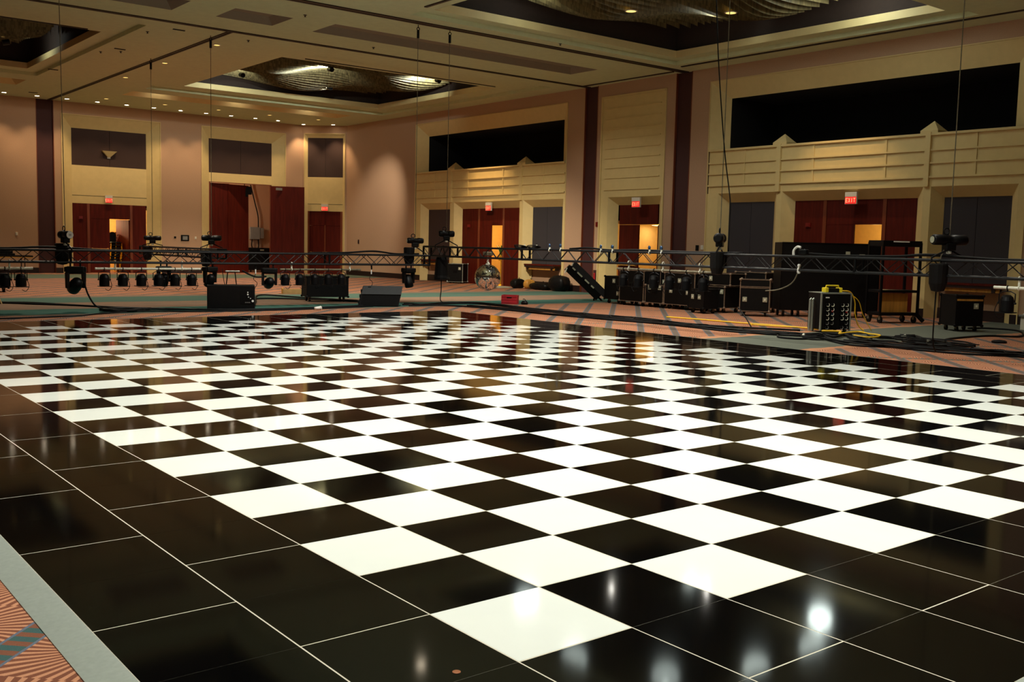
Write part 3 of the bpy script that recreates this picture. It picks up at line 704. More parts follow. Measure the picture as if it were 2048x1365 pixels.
# inside the tall doorway
eb = thing('electrical_box', 'grey electrical box with looped conduit inside the tall doorway', 'electrical box', (19.5, YB+2.98, 1.62))
MB().bbox(-.26,.26,-.16,0,0,.62,.012).build('enclosure', GREYP, eb); MB().bbox(.27,.48,-.14,0,.05,.58,.01).build('side_breaker', GREYP, eb)
MB().tube(smooth_path([(-.14,-.08,0),(-.16,-.09,-.35),(0,-.1,-.62),(.2,-.09,-.4),(.2,-.08,0)]), .03).build('conduit_loop', RUBBER, eb)
MB().tube(smooth_path([(.2,-.08,.6),(.18,-.08,1.2),(0,-.08,1.9),(-.22,-.08,2.75)]), .03).build('supply_cable', RUBBER, eb)
hs = thing('horn_speaker', 'black horn speaker high inside the tall doorway', 'speaker', (18.12, YB+1.0, 3.66))
MB().bbox(-.22,.12,-.18,.2,0,.42,.02).build('cabinet', BLACK, hs); MB().bbox(.02,.3,-.2,.15,.12,.5,.02).build('horn', BLACKM, hs)
MB().cyl((0,0,.42),(0,0,.9),.02).build('hanger', BLACKM, hs)
bb_ = thing('equipment_trunk', 'dark trunk standing inside the tall doorway', 'trunk', (19.35, YB+2.1, FZ))
MB().bbox(-.75,.62,-.4,.4,.1,1.22,.02).build('body', CASEM, bb_)
for x in (-.55,.45):
    for y in (-.3,.3): MB().cyl((x-.02,y,.05),(x+.02,y,.05),.05).build('castor', RUBBER, bb_)
MB().bbox(-.1,.1,-.42,-.4,1.08,1.14,.004).build('latch', DULLW, bb_)

# stacked chairs in the left doorway
def make_chair(label):
    t = thing('stacking_chair', label, 'chair', (0,0,0))
    MB().bbox(-.22,.22,-.22,.2,.44,.50,.02).build('seat', BLACK, t)
    m = MB(); pts = [(-.175,0),(-.175,.24)]+[(.175*math.cos(a), .27+.15*math.sin(a)) for a in [PI-PI*k/10 for k in range(11)]]+[(.175,.24),(.175,0)]
    m.prism(pts, .2, .211, lambda a, b, h: (a, h, .52+b)); m.build('backrest', BLACK, t)
    for s in (-1,1):
        MB().tube([(s*.25,-.23,0),(s*.245,-.21,.43)], .014, 8).build('leg', GOLD, t)
        MB().tube([(s*.25,.26,0),(s*.245,.25,.46),(s*.232,.255,.74)], .014, 8).build('leg', GOLD, t)
    m = MB(); m.tube([(.195*math.cos(a), .224, .78+.17*math.sin(a)) for a in [PI-PI*k/10 for k in range(11)]], .010, 6); m.build('back_frame', GOLD, t)
    return t
ch0 = None
for st, (x, y, rz, word) in enumerate(((11.84, 44.05, 0.12, 'left'), (12.28, 44.9, 0.3, 'right'))):
    for q in range(8):
        lab = 'black round-backed chair with gold legs in the doorway, %s stack, %s from the floor' % (word, ORD[q])
        if ch0 is None: ch0 = make_chair(lab); c = ch0; c.rotation_euler = (0,0,rz); c.location = (x, y, FZ)
        else: c = dup(ch0, lab, (x+.037*q*math.sin(rz), y-.037*q*math.cos(rz), FZ+.125*q), rz)
        c['group'] = 'chairs stacked in the left doorway'
# plant and stanchion at far gallery door
pl = thing('potted_plant', 'tall green plant on a gold stand in the far gallery doorway', 'plant', (22.72, 29.45, FZ))
MB().lathe([(0,0),(.14,0),(.12,.02),(.025,.05),(.02,1.0),(.0,1.0)], None, 16).build('gold_stand', GOLD, pl)
MB().lathe([(0,1.0),(.1,1.0),(.13,1.22),(.11,1.22),(0,1.2)], None, 16).build('pot', GOLD, pl)
m = MB(); rnd = random.Random(3)
for q in range(26):
    a = rnd.uniform(0, 2*PI); l = rnd.uniform(.15,.3); h = rnd.uniform(.1,.5); x, y = math.cos(a), math.sin(a)
    m.quad((0,0,1.2),(x*l*.5-y*.03,y*l*.5+x*.03,1.2+h*.7),(x*l,y*l,1.2+h),(x*l*.5+y*.03,y*l*.5-x*.03,1.2+h*.7))
m.build('leaves', LEAF, pl)
bd = MB().bbox(-.3,.3,-.35,.35,0,.05,.01).build('floor_board', DULLW); bd.location = (21.3,27.7,FZ); tag(bd, 'low pale board lying on the carpet by the far gallery door', 'board')

# ------------------------------------------------------------------ trusses
def truss(name, label, p0, p1, zc, w=.25):
    """box truss of chord spacing w between p0 and p1 (xy), centre height zc"""
    p0, p1 = Vector((*p0, zc)), Vector((*p1, zc)); L = (p1-p0).length; d = (p1-p0)/L; s = Vector((-d.y, d.x, 0))
    t = thing(name, label, 'truss', p0, math.atan2(d.y, d.x))
    h = w/2; C4 = [(-h,-h),(h,-h),(h,h),(-h,h)]
    for (y, z) in C4: MB().cyl((0,y,z),(L,y,z), .025, 10).build('chord', TRUSSM, t)
    n = max(2, round(L/.3)); st = L/n
    for k in range(4):
        A, B = C4[k], C4[(k+1)%4]; m = MB()
        for q in range(n):
            a, b = (A, B) if q % 2 == 0 else (B, A)
            m.tube([(q*st,*a),((q+1)*st,*b)], .009, 6)
        for q in range(0, n+1, 2):
            if k in (0, 2) and q % 8 == 0: m.tube([(q*st,*A),(q*st,*B)], .011, 6)
        m.build('lattice', TRUSSM, t)
    q = 0
    for x in [0, L]+[3.05*k for k in range(1, int(L/3.05)+1)]:
        m = MB()
        for k in range(4): m.tube([(min(x, L),*C4[k]),(min(x, L),*C4[(k+1)%4])], .028, 8)
        m.build('end_frame', BLACKM, t)
    return t
LZ, RZ = 1.150, 1.390
truss('lighting_truss', 'black box truss running across the left half of the room behind the dance floor', (-2.5,19.75), (12.68,19.75), LZ)
truss('lighting_truss', 'long black box truss on the right running toward the camera', (13.24,1.0), (13.24,20.58), RZ)
truss('lighting_truss', 'short black truss far back between the two distant hoists', (8.85,24.3), (8.85,30.8), 1.17)

# ------------------------------------------------------------------ chain hoists
def hoist(x, y, z, rz, ztop, zt, label, Lb=.44, r=.075, bag=True, cap=None, bagz=.5, tiltx=0.0):
    """motor body centre at z; chain to the ceiling at ztop; slings down to the truss top zt"""
    t = thing('chain_hoist', label, 'chain hoist', (x, y, z), rz)
    b = MB(); b.lathe([(0,-Lb/2),(r*.8,-Lb/2),(r,-Lb/2+.03),(r,-.06),(r*.86,-.05),(r*.86,.05),(r,.06),(r,Lb/2-.03),(r*.8,Lb/2),(0,Lb/2)], ROTS('Y', PI/2), 20)
    b.build('motor_body', BLACKM, t, True)
    kb = .86 if cap == 'white' else .62
    MB().lathe([(0,0),(r*kb,0),(r*kb,.006),(0,.006)], Matrix.Translation((Lb/2,0,0)) @ ROTS('Y', PI/2), 16).build('end_badge', LABEL if cap == 'white' else (DULLW if cap else BLACK), t)
    MB().lathe([(0,0),(r*.62,0),(r*.62,.006),(0,.006)], Matrix.Translation((-Lb/2-.006,0,0)) @ ROTS('Y', PI/2), 16).build('end_badge', DULLW if cap == 'dull' else BLACK, t)
    if cap == 'white':
        m = MB()
        for dz in (-.012, .012): m.box(Lb/2+.006, Lb/2+.008, -.026, .026, dz-.005, dz+.005)
        m.build('badge_marks', BLACK, t)
    MB().bbox(-.09,.09,-.07,.07,-.17,-.05,.02).build('gear_case', BLACK, t)
    MB().ring((-.06,0,r+.05), (0,1,0), .05, .011, 14).build('handle', BLACKM, t)
    ch = MB(); ch.tube([(0,0,r*.5),(tiltx*.5,0,(ztop-z)*.5),(tiltx,0,ztop-z-.22)], .0085, 6)
    ch.build('lift_chain', STEEL_D, t)
    hk = MB(); hk.tube([(tiltx,0,ztop-z-.34),(tiltx,0,ztop-z-.14)], .035, 8); hk.ring((tiltx,0,ztop-z-.10), (0,1,0), .035, .012, 12); hk.tube([(tiltx,0,ztop-z-.07),(tiltx,0,ztop-z)], .01, 6)
    hk.build('hook_block', BLACKM, t)
    for s in (-1, 1):
        MB().tube([(0,0,-.15),(s*.3,0,zt-z+.03),(s*.3,.0,zt-z-.05)], .016, 6).build('sling', BLACK, t)
    MB().lathe([(0,-.03),(.04,-.02),(.04,.02),(0,.03)], Matrix.Translation((0,0,-.2)), 10).build('shackle', STEEL, t)
    if bag:
        m = MB(); m.lathe([(0,-.02),(.10,0),(.14,.12),(.15,.42),(.13,.44),(0,.40)], Matrix.Translation((-.16,0,-.2-bagz)), 14)
        m.build('chain_bag', BROWNBLK, t); MB().tube([(-.05,0,-.1),(-.13,0,-.25),(-.16,0,-.4)], .01, 6).build('slack_chain', STEEL_D, t)
    return t
hoist(3.53,19.75,1.60,-1.42,H,1.29,'chain hoist with a white oval badge above the left truss, leftmost', cap='white', Lb=.46, r=.085, bagz=.42, tiltx=-.1)
hoist(12.30,19.75,1.665,-.35,H,1.29,'chain hoist on the right end of the left truss', cap='dull', bagz=.42)
hoist(13.24,19.66,1.87,-.5,H,1.53,'chain hoist at the truss corner with a large brown chain bag', Lb=.42, r=.085, bag=False)
hoist(13.24,10.21,1.83,.5,H,1.53,'chain hoist over the flight cases on the right truss', Lb=.40, r=.10)
hoist(13.24,5.50,1.845,-.45,H,1.53,'large chain hoist with striped badge at the right of the picture', Lb=.62, r=.085, cap='dull', bagz=.62)
hoist(8.85,29.95,1.57,-.45,H,1.31,'distant chain hoist above the far truss, left of two', Lb=.52, bagz=.5)
hoist(8.85,25.05,1.61,-.5,H,1.31,'chain hoist above the far truss, right of two', Lb=.54, r=.08, bagz=.6)
bg = thing('chain_bag', 'big brown black chain bag hanging at the corner of the trusses', 'bag', (13.30,19.95,.62))
MB().lathe([(0,0),(.21,0),(.23,.03),(.2,.12),(.17,.55),(.13,.62),(0,.62)], None, 16).build('bag_body', BROWNBLK, bg)
MB().lathe([(.235,.0),(.235,.05),(.215,.06),(.215,.0)], None, 16).build('base_rim', BLACK, bg)
for s in (-1,1): MB().tube([(s*.12,0,.6),(s*.05,-.02,.8),(0,-.06,.93)], .012, 6).build('strap', BLACK, bg)

# ------------------------------------------------------------------ hanging lamps
def par_can(label, loc, rz=0, tilt=0):
    t = thing('par_can', label, 'stage light', loc, rz)          # origin at the pipe
    m = MB(); m.lathe([(0,.13),(.05,.125),(.085,.095),(.103,.04),(.105,-.02),(.105,-.13),(.1,-.13),(.1,-.1),(0,-.08)], Matrix.Translation((0,0,-.235)), 20)
    m.build('can', BLACKM, t, False)
    m = MB(); m.box(-.118,.118,-.118,.118,-.385,-.372); m.build('gel_frame', BLACK, t)
    m = MB(); m.tube([(-.118,0,-.24),(-.118,0,-.09),(-.05,0,-.055),(.05,0,-.055),(.118,0,-.09),(.118,0,-.24)], .009, 6); m.build('yoke', BLACKM, t)
    for s in (-1,1): MB().cyl((s*.104,0,-.235),(s*.135,0,-.235),.016,10).build('yoke_knob', BLACK, t)
    m = MB(); m.tube([(0,0,-.055),(0,0,-.02)], .012, 6); m.ring((0,0,0), (1,0,0), .032, .009, 12); m.build('hook_clamp', BLACKM, t)
    m = MB(); m.tube(smooth_path([(.02,0,-.115),(.10,.03,-.2),(.16,.03,-.36),(.10,.03,-.47),(.02,.02,-.44)]), .006, 6); m.build('power_tail', RUBBER, t)
    return t
def pipe(label, p0, p1, m_, clamps):
    p0, p1 = Vector(p0), Vector(p1); L = (p1-p0).length; d = (p1-p0)/L
    t = thing('lighting_pipe', label, 'pipe', p0, math.atan2(d.y, d.x))
    MB().cyl((0,0,0),(L,0,0),.025,14).build('tube', m_, t)
    for c in clamps: 
        m = MB(); m.tube([(c,0,.03),(c,0,.12)], .02, 8); m.ring((c,0,0), (1,0,0), .034, .01, 12); m.ring((c,0,.14), (1,0,0), .034, .011, 12); m.build('pipe_clamp', STEEL, t)
    return t
PZ = .892
pipe('short bright pipe hanging under the left truss at the picture edge', (0.4,19.66,PZ), (2.86,19.66,PZ), STEEL, (.5,2.02))
pipe('long bright silver pipe with six lamps under the left truss', (4.10,19.66,PZ), (6.42,19.66,PZ), STEEL, (.42,1.89))
pipe('dull grey pipe with lamps near the rolling black case', (8.39,19.66,PZ), (10.6,19.66,PZ), STEEL_D, (.3,1.9))
P0 = par_can('black par can on the short left pipe, right of two', (2.63,19.66,PZ))
P0['group'] = 'par cans under the left truss'
dup(P0, 'black par can at the left picture edge on the short pipe', (2.33,19.66,PZ))
for q, x in enumerate((4.29,4.68,5.08,5.46,5.83,6.21)):
    dup(P0, 'black par can on the long silver pipe, %s from its left end' % ORD[q], (x,19.66,PZ), rz=.05*(q%3-1))
for q, x in enumerate((8.52,8.91,9.31,9.68,10.05)):
    dup(P0, 'black par can on the dull grey pipe, %s from its left end' % ORD[q], (x,19.66,PZ), rz=.04*(q%3))
def moving_head(label, loc, rz, pitch, s=1.0, yaw_=0.0):
    t = thing('moving_head', label, 'stage light', loc, rz)      # origin at the clamp, hangs down
    m = MB(); m.bbox(-.19*s,.19*s,-.15*s,.15*s,-.19*s,-.05*s,.03*s); m.build('base', BLACK, t)
    for sx in (-1,1):
        m = MB(); m.tube([(sx*.1*s,0,-.05*s),(sx*.1*s,0,.03)], .018, 8); m.ring((sx*.1*s,0,.05), (1,0,0), .035, .012, 12); m.build('truss_clamp', BLACKM, t)
        MB().bbox(sx*.19*s-.03*s, sx*.19*s+.03*s, -.1*s,.1*s,-.17*s,-.06*s,.015*s).build('side_handle', BLACK, t)
    y = bpy.data.objects.new('yoke_pivot', None)
    bpy.data.objects.remove(y)
    R_ = ROTS('Z', yaw_)
    def tr(m): 
        bmesh.ops.transform(m.bm, matrix=R_, verts=m.bm.verts[:]); return m
    m = MB()
    for sx in (-1,1):
        m.prism([(-.075*s,-.19*s),(.075*s,-.19*s),(.055*s,-.52*s),(-.055*s,-.52*s)], sx*.15*s, sx*.20*s, lambda a, b, h: (h, a, b))
    m.bbox(-.2*s,.2*s,-.07*s,.07*s,-.215*s,-.175*s,.01*s); tr(m).build('yoke', BLACK, t)
    m = MB(); m.lathe([(0,-.19*s),(.07*s,-.185*s),(.115*s,-.13*s),(.135*s,-.03*s),(.14*s,.08*s),(.13*s,.19*s),(.115*s,.2*s),(0,.185*s)], Matrix.Translation((0,0,-.45*s)) @ ROTS('X', PI+pitch), 24)
    hd_ = tr(m).build('lamp_head', BLACKM, t, True)
    m = MB(); m.lathe([(0,.19*s),(.1*s,.196*s),(.11*s,.201*s),(0,.204*s)], Matrix.Translation((0,0,-.45*s)) @ ROTS('X', PI+pitch), 20); tr(m).build('front_lens', BLACK, hd_)
    return t
moving_head('big moving head lamp hanging low at left, head tipped sideways', (3.71,19.70,.985), -.35, 1.0, .98, .45)
moving_head('moving head lamp in the dark cluster left of the speaker box', (6.66,19.70,.985), .3, .5, .78)
moving_head('moving head lamp hanging right of the speaker box, head level', (8.13,19.70,.97), -.45, 1.25, .88, .2)
moving_head('moving head lamp hanging above the wedge monitor', (12.07,19.70,.985), .1, -.3, .85)
moving_head('dark moving head behind the lamps of the long pipe', (5.65,19.86,.985), .2, .2, .75)
# right pipe lamps
pipe('dull pipe under the right truss in front of the flight cases', (13.14,10.3,1.15), (13.14,12.95,1.15), STEEL_D, (.3,1.3,2.3))
for q, y in enumerate((12.75,12.3,11.85,11.4,10.95,10.5)):
    c = dup(P0, 'black par can under the right truss before the flight cases, %s from the left' % ORD[q], (13.14,y,1.15), rz=PI/2+.1); c['group'] = 'par cans under the right truss'
pipe('short bright pipe under the right truss at the right picture edge', (13.14,2.9,1.125), (13.14,4.68,1.125), STEEL, (.4,1.4))
c = dup(P0, 'black par can on the short pipe at the right picture edge', (13.14,4.47,1.125), rz=PI/2+.1); c['group'] = 'par cans under the right truss'
# knobbed clamps on top of the right truss
kc0 = None
for q, y in enumerate((15.21,14.82,13.46,13.09,11.98,11.64)):
    lab = 'steel clamp with round blue knob on the right truss, %s from the left' % ORD[q]
    if kc0 is None:
        kc0 = thing('truss_clamp', lab, 'clamp', (13.115,y,1.525), 0, 'blue knobbed clamps on the right truss')
        MB().tube([(0,0,-.03),(0,0,.05)], .022, 10).build('post', STEEL, kc0)
        MB().lathe([(0,-.02),(.04,-.015),(.047,0),(.04,.015),(0,.02)], Matrix.Translation((0,.015,.09)) @ ROTS('Y', PI/2) @ ROTS('X', .4), 16).build('knob', BLUEK, kc0, True)
        MB().ring((0,0,-.02), (0,1,0), .034, .01, 12).build('jaw', STEEL, kc0)
    else: dup(kc0, lab, (13.115,y,1.525), rz=.2*(q%2))
# mirror ball
mb = thing('mirror_ball', 'silver mirror ball hanging under the corner end of the right truss', 'mirror ball', (13.24,17.78,.77))
m = MB(); R = .335; nl = 44
for a in range(nl):
    t0, t1 = PI*a/nl, PI*(a+1)/nl; cnt = max(6, int(2*PI*R*math.sin((t0+t1)/2)/.024)); g = .04
    for b in range(cnt):
        p0, p1 = 2*PI*(b+g)/cnt, 2*PI*(b+1-g)/cnt
        u0, u1 = t0+(t1-t0)*g, t1-(t1-t0)*g
        jit = random.uniform(-.003,.003)
        m.quad(*[((R)*math.sin(t)*math.cos(p), (R)*math.sin(t)*math.sin(p), (R+jit*(1 if i in (0,3) else -1))*math.cos(t)) for i, (t, p) in enumerate(((u0,p0),(u1,p0),(u1,p1),(u0,p1)))])
m.build('mirror_tiles', MIRROR, mb)
MB().lathe([(0,-R+.004)]+[((R-.004)*math.sin(PI*k/24), -(R-.004)*math.cos(PI*k/24)) for k in range(1,24)]+[(0,R-.004)], None, 40).build('core', GREYP, mb, True)
MB().lathe([(0,R-.01),(.06,R-.02),(.05,R+.03),(.02,R+.05),(0,R+.05)], None, 14).build('top_cap', STEEL, mb)
m = MB()
for k in range(3): m.ring((0,0,R+.07+.05*k), (1,0,0) if k%2 else (0,1,0), .024, .007, 12)
m.build('chain', STEEL, mb)
MB().bbox(-.1,.1,-.1,.1,R+.22,R+.32,.02).build('motor', STEEL_D, mb)
# loose truss fittings near the ball
for q, (y, l) in enumerate(((16.4,'left'),(15.9,'right'))):
    t = thing('cable_coil', 'loose cable coil lying on the right truss near the mirror ball, %s of two' % l, 'cable', (13.2,y,1.545), .3*q)
    m = MB()
    for k in range(4): m.ring((0,0,.012*k), (.1*k-.1,.05,1), .13+.01*k, .011, 22)
    m.build('coil', RUBBER, t); MB().lathe([(0,0),(.02,0),(.02,.05),(0,.05)], Matrix.Translation((.12,0,.03)), 10).build('connector', STEEL, t)
# lamp with white tube on the right truss
wl = thing('work_light', 'small bent white lamp arm on the right truss before the big black box', 'lamp', (13.15,8.30,1.53))
MB().tube(smooth_path([(0,.1,0),(0,.1,.09),(0,.03,.16),(0,-.05,.15)]), .022, 10).build('white_arm', LABEL, wl)
MB().bbox(-.05,.05,-.2,-.03,.02,.12,.02).build('lamp_box', BLACKM, wl)
pg = thing('cable_connector', 'pale power connector dangling inside the right truss', 'connector', (13.12,8.25,1.30))
MB().lathe([(0,-.1),(.03,-.09),(.035,-.02),(.02,.02),(.03,.05),(.02,.08),(0,.08)], None, 12).build('plug', LABEL, pg)
MB().tube([(0,0,.08),(0,0,.2)], .01, 6).build('cord', RUBBER, pg)

# ------------------------------------------------------------------ cables
def cable(name, label, pts, r, m_=RUBBER, n=6, wob=0.0, seed=0, cat='cable', group=None):
    rnd = random.Random(seed); P = [Vector(p) for p in pts]
    P = [p+Vector((rnd.uniform(-wob,wob), rnd.uniform(-wob,wob), 0)) for p in P]
    o = MB().tube(smooth_path(P, n), r, 7).build(name, m_, None, True)
    return tag(o, label, cat, group)
def floor_cable(label, xy, r=.012, m_=RUBBER, wob=.0, seed=0, lift=0, group='cables lying on the carpet', n=6):
    return cable('floor_cable', label, [(x, y, FZ+r+lift) for x, y in xy], r, m_, n, wob, seed, group=group)
FA = [(0.5,24.0),(2.85,22.7),(3.36,22.16),(4.13,21.36),(4.94,20.01),(5.73,19.4),(6.59,18.94),(7.49,18.83),(8.52,18.87),(9.7,19.08),(10.7,19.39)]
floor_cable('black cable behind the dance floor running from far left to the wedge monitor', FA, .022)
floor_cable('thin black cable beside the long one at far left', [(1.0,24.2),(2.92,23.08),(3.48,22.74),(3.97,21.99),(4.54,20.86),(5.39,20.04),(6.44,19.17)], .016)
floor_cable('black cable closest to the far left edge of the dance floor', [(0.2,17.8),(1.88,17.97),(2.7,18.08),(3.4,18.26),(4.09,18.78),(5.07,19.1),(6.0,18.62),(7.35,18.52),(8.66,18.63),(10.65,19.1)], .016)
floor_cable('black cable pile under the tipped moving head at left', [(4.12,19.42),(4.31,19.03),(4.78,19.2),(5.18,19.41),(4.74,19.72),(4.31,19.52),(4.15,19.2),(4.6,19.0),(5.0,19.25)], .03, lift=.012)
floor_cable('black cable from the speaker box toward the rolling case', [(7.5,19.3),(8.8,22.0),(10.14,24.6),(10.66,23.15),(11.3,21.72),(11.74,20.6)], .02)
floor_cable('black cable between the speaker box and the wedge monitor, lower one', [(7.5,19.2),(8.6,21.5),(9.34,22.9),(10.43,22.3),(10.95,21.6),(11.4,20.2)], .018)
Ebase = [(11.7,19.4),(12.24,19.14),(12.95,19.38),(13.84,19.35),(13.98,18.4),(13.84,16.77),(13.84,15.43),(13.84,14.19),(13.96,13.01),(13.95,12.1)]
floor_cable('thick black cable from the wedge monitor along the right truss', Ebase, .021)
floor_cable('thick black cable doubling the one along the right truss', Ebase, .017, wob=.16, seed=2, lift=.03)
floor_cable('short black cable right of the wedge monitor', [(11.64,18.99),(12.51,18.84),(13.06,17.83),(13.33,16.54),(13.72,15.84),(13.9,14.87)], .02)
FE3 = [(12.91,18.29),(13.07,17.02),(13.12,15.14),(13.27,13.59),(13.51,12.27),(13.52,11.14),(13.43,10.15),(13.64,9.33),(13.94,8.74),(14.28,8.47)]
for q, (w, l) in enumerate(((.0,'front'),(.10,'middle'),(.18,'back'))):
    floor_cable('black cable bundle beside the right edge of the dance floor, %s strand' % l, [(x+.06*q, y) for x, y in FE3], .019-.003*q, wob=w, seed=q+5, lift=.02*q)
floor_cable('black cable running to the power rack from the left', [(14.18,12.46),(14.17,11.44),(14.48,10.62),(14.9,9.91),(15.1,9.57)], .02)
floor_cable('black cable crossing behind the yellow cord', [(13.61,13.14),(13.95,12.1),(13.63,10.7),(13.84,9.85),(14.14,9.11),(14.03,8.25)], .022, lift=.02)
floor_cable('bright yellow cord on the carpet leading to the power rack', [(15.33,13.48),(15.49,12.59),(15.56,11.62),(15.74,10.81),(15.8,10.08),(15.74,9.56),(15.6,9.2)], .017, YELLOWC)
floor_cable('second yellow cord beside the power rack', [(15.41,11.09),(15.6,10.44),(16.0,9.82),(15.75,9.3)], .014, YELLOWC)
for q, (pts, l) in enumerate((([(13.94,8.29),(13.21,7.18),(13.58,6.63),(13.84,6.04),(14.34,5.62),(14.45,4.94),(14.3,3.5)],'nearest the floor edge'),
     ([(13.75,7.73),(13.75,7.32),(13.58,6.53),(13.58,5.81),(13.76,5.22),(14.15,4.61),(13.9,3.4)],'second from the edge'),
     ([(14.12,7.77),(14.12,7.15),(14.2,6.52),(14.6,6.33),(14.5,5.76),(14.6,5.11),(14.5,3.8)],'third from the edge'),
     ([(15.07,7.9),(15.3,7.46),(15.47,6.95),(15.53,6.5),(15.2,6.0)],'behind the others'))):
    for w in range(2):
        floor_cable('black cable right of the power rack, %s, %s strand' % (l, ('lower','upper')[w]), pts, .019-.004*w, wob=.16*w, seed=q*3+w, lift=.035*w)
floor_cable('black cable looping out under the case at far right', [(15.2,6.4),(15.98,6.93),(16.97,7.05),(17.88,7.0),(18.3,6.62),(19.3,7.01),(20.01,7.5),(20.0,8.04),(19.5,8.3)], .02)
floor_cable('tangle of black cable below the right hoist', [(15.96,7.85),(16.04,7.58),(15.58,7.11),(15.34,6.59),(14.57,6.54),(14.83,7.13),(15.71,7.39),(15.2,6.9),(14.7,6.2),(15.1,5.9)], .024, lift=.01)
floor_cable('loop of black cable in front of the power rack', [(14.54,8.7),(13.74,8.37),(13.37,8.33),(13.27,8.7),(13.6,9.0)], .02)
floor_cable('tangle of black cable around the foot of the power rack', [(14.43,8.52),(14.23,8.16),(14.83,8.34),(14.22,7.73),(14.91,7.85),(14.07,7.38),(13.48,7.45),(13.75,7.94),(14.6,8.7),(15.0,8.3)], .028, lift=.01)
floor_cable('tangle of yellow cord at the foot of the power rack', [(14.95,8.95),(15.2,8.7),(14.73,8.39),(15.5,8.5),(15.29,8.14),(15.11,7.76),(14.51,7.6),(14.6,8.0)], .018, YELLOWC, lift=.045)
rnd = random.Random(11)
for q, (cx, cy, L_, l) in enumerate(((15.0,7.6,1.6,'behind the loose coils'),(14.3,7.0,1.9,'in front of the loose coils'),(14.9,6.6,1.5,'over the loose coils'),(14.4,5.6,1.8,'farther right'),(13.9,10.0,2.2,'left of the power rack'),(13.8,12.0,2.4,'farther left by the floor edge'),(13.6,14.6,2.2,'near the red crate'))):
    pts = [(cx+rnd.uniform(-.28,.28), cy+L_*(.5-k/7)+rnd.uniform(-.12,.12)) for k in range(8)]
    floor_cable('thin kinked black wire lying across the bundle ' + l, pts, .010, wob=0, lift=.05)
for q, (x, y, r_, l) in enumerate(((14.75,6.75,.26,'under the right hoist'),(15.35,7.35,.22,'behind the one under the hoist'),(13.75,8.25,.24,'before the power rack'))):
    t = thing('cable_coil', 'loose coil of black cable on the carpet ' + l, 'cable', (x, y, FZ), q)
    m = MB()
    for k in range(5): m.ring((.02*k,.015*(k%2),.018+.017*k), (.06*(k-2),.05,1), r_-.012*k, .011, 26)
    m.build('coil', RUBBER, t); MB().lathe([(0,0),(.022,0),(.022,.09),(0,.09)], Matrix.Translation((r_,0,.05)) @ ROTS('X', 1.3), 10).build('connector', STEEL, t)
pd = tag(MB().lathe([(0,0),(.13,0),(.14,.03),(.10,.05),(0,.06)], None, 14).build('cable_puck', RUBBER), 'flat black puck on the carpet in front of the far right case', 'cable end'); pd.location = (16.6,6.2,FZ)
# hanging cables
cable('hanging_cable', 'black cable drooping from the tipped moving head to the carpet', [(3.86,19.62,.60),(3.93,19.6,.35),(4.05,19.55,.12),(4.21,19.5,FZ+.05)], .018, n=8)
cable('hanging_cable', 'thin black cable hanging from the corner chain bag to the carpet', [(13.28,19.93,.62),(13.26,19.9,.35),(13.1,19.7,.1),(12.98,19.4,FZ+.05)], .014, n=8)
cable('hanging_cable', 'dark rope slanting down from the ceiling to the right truss', [(13.24,10.62,7.2),(13.24,10.45,5.4),(13.24,10.2,3.6),(13.24,10.0,2.58),(13.24,9.99,2.2),(13.24,9.99,1.54)], .012, n=6)
cable('hanging_cable', 'grey cable drooping in an arc under the right truss before the big black box', [(13.1,8.2,1.36),(13.1,8.35,1.05),(13.1,8.65,.9),(13.1,8.95,.86)], .012, STEEL_D, n=8)
cable('hanging_cable', 'thin black cable standing between the cases and the cable bundle', [(15.3,11.35,.36),(15.0,10.9,.18),(14.7,10.5,FZ+.03)], .014, n=8)
cable('hanging_cable', 'thin black cable hanging from the right hoist down to the carpet', [(13.12,5.6,1.3),(13.14,5.62,.7),(13.2,5.65,.2),(13.4,5.7,FZ+.03)], .012, n=6)
cable('hanging_cable', 'thin wire hanging beside the dark lamp cluster at centre left', [(6.95,19.7,.9),(7.0,19.7,.6),(7.02,19.6,.3)], .008, n=4)
cable('hanging_cable', 'black cable bridging from the pale bar to the level moving head', [(7.45,19.7,.86),(7.6,19.7,.78),(7.8,19.7,.71),(8.05,19.7,.72)], .02, n=6)
for q, (x, l) in enumerate(((7.77,'right of the speaker box'),(10.93,'right of the dull pipe'))):
    t = thing('drop_cable', 'short drop cable with a pale tag under the left truss ' + l, 'cable', (x,19.68,1.02))
    MB().tube([(0,0,0),(.01,0,-.12)], .02, 8).build('plug', RUBBER, t); MB().bbox(-.012,.012,-.012,.012,-.24,-.13,.003).build('tag_sleeve', LABEL, t)
    MB().tube(smooth_path([(0,0,-.24),(-.05,0,-.36),(.04,0,-.46),(-.03,0,-.6)]), .007, 6).build('tail', RUBBER, t)
for q, (p, l) in enumerate((([(0.0,19.72,1.31),(2.2,19.72,1.30),(3.2,19.72,1.34),(4.4,19.72,1.29),(6.2,19.74,1.305),(7.6,19.72,1.30)],'on the left half of the left truss'),
     ([(9.2,19.72,1.30),(10.2,19.72,1.32),(11.0,19.7,1.37),(11.7,19.75,1.31),(12.4,19.72,1.32)],'on the right end of the left truss'),
     ([(13.2,14.6,1.55),(13.2,14.0,1.58),(13.22,13.3,1.545),(13.2,12.4,1.56),(13.24,11.2,1.545),(13.2,9.6,1.55)],'on the middle of the right truss'),
     ([(13.2,8.1,1.57),(13.22,7.4,1.55),(13.2,6.4,1.56),(13.22,5.8,1.60),(13.2,4.6,1.55),(13.2,3.2,1.57)],'on the near end of the right truss'))):
    cable('truss_cable', 'black cable lying along the top chord ' + l, p, .022, n=8)
    cable('truss_cable', 'second black cable lying along the top chord ' + l, [(x+.06*(1 if q > 1 else 0), y+.06*(1 if q < 2 else 0), z-.005+.01*math.sin(5*y+3*x)) for x, y, z in p], .018, n=8)

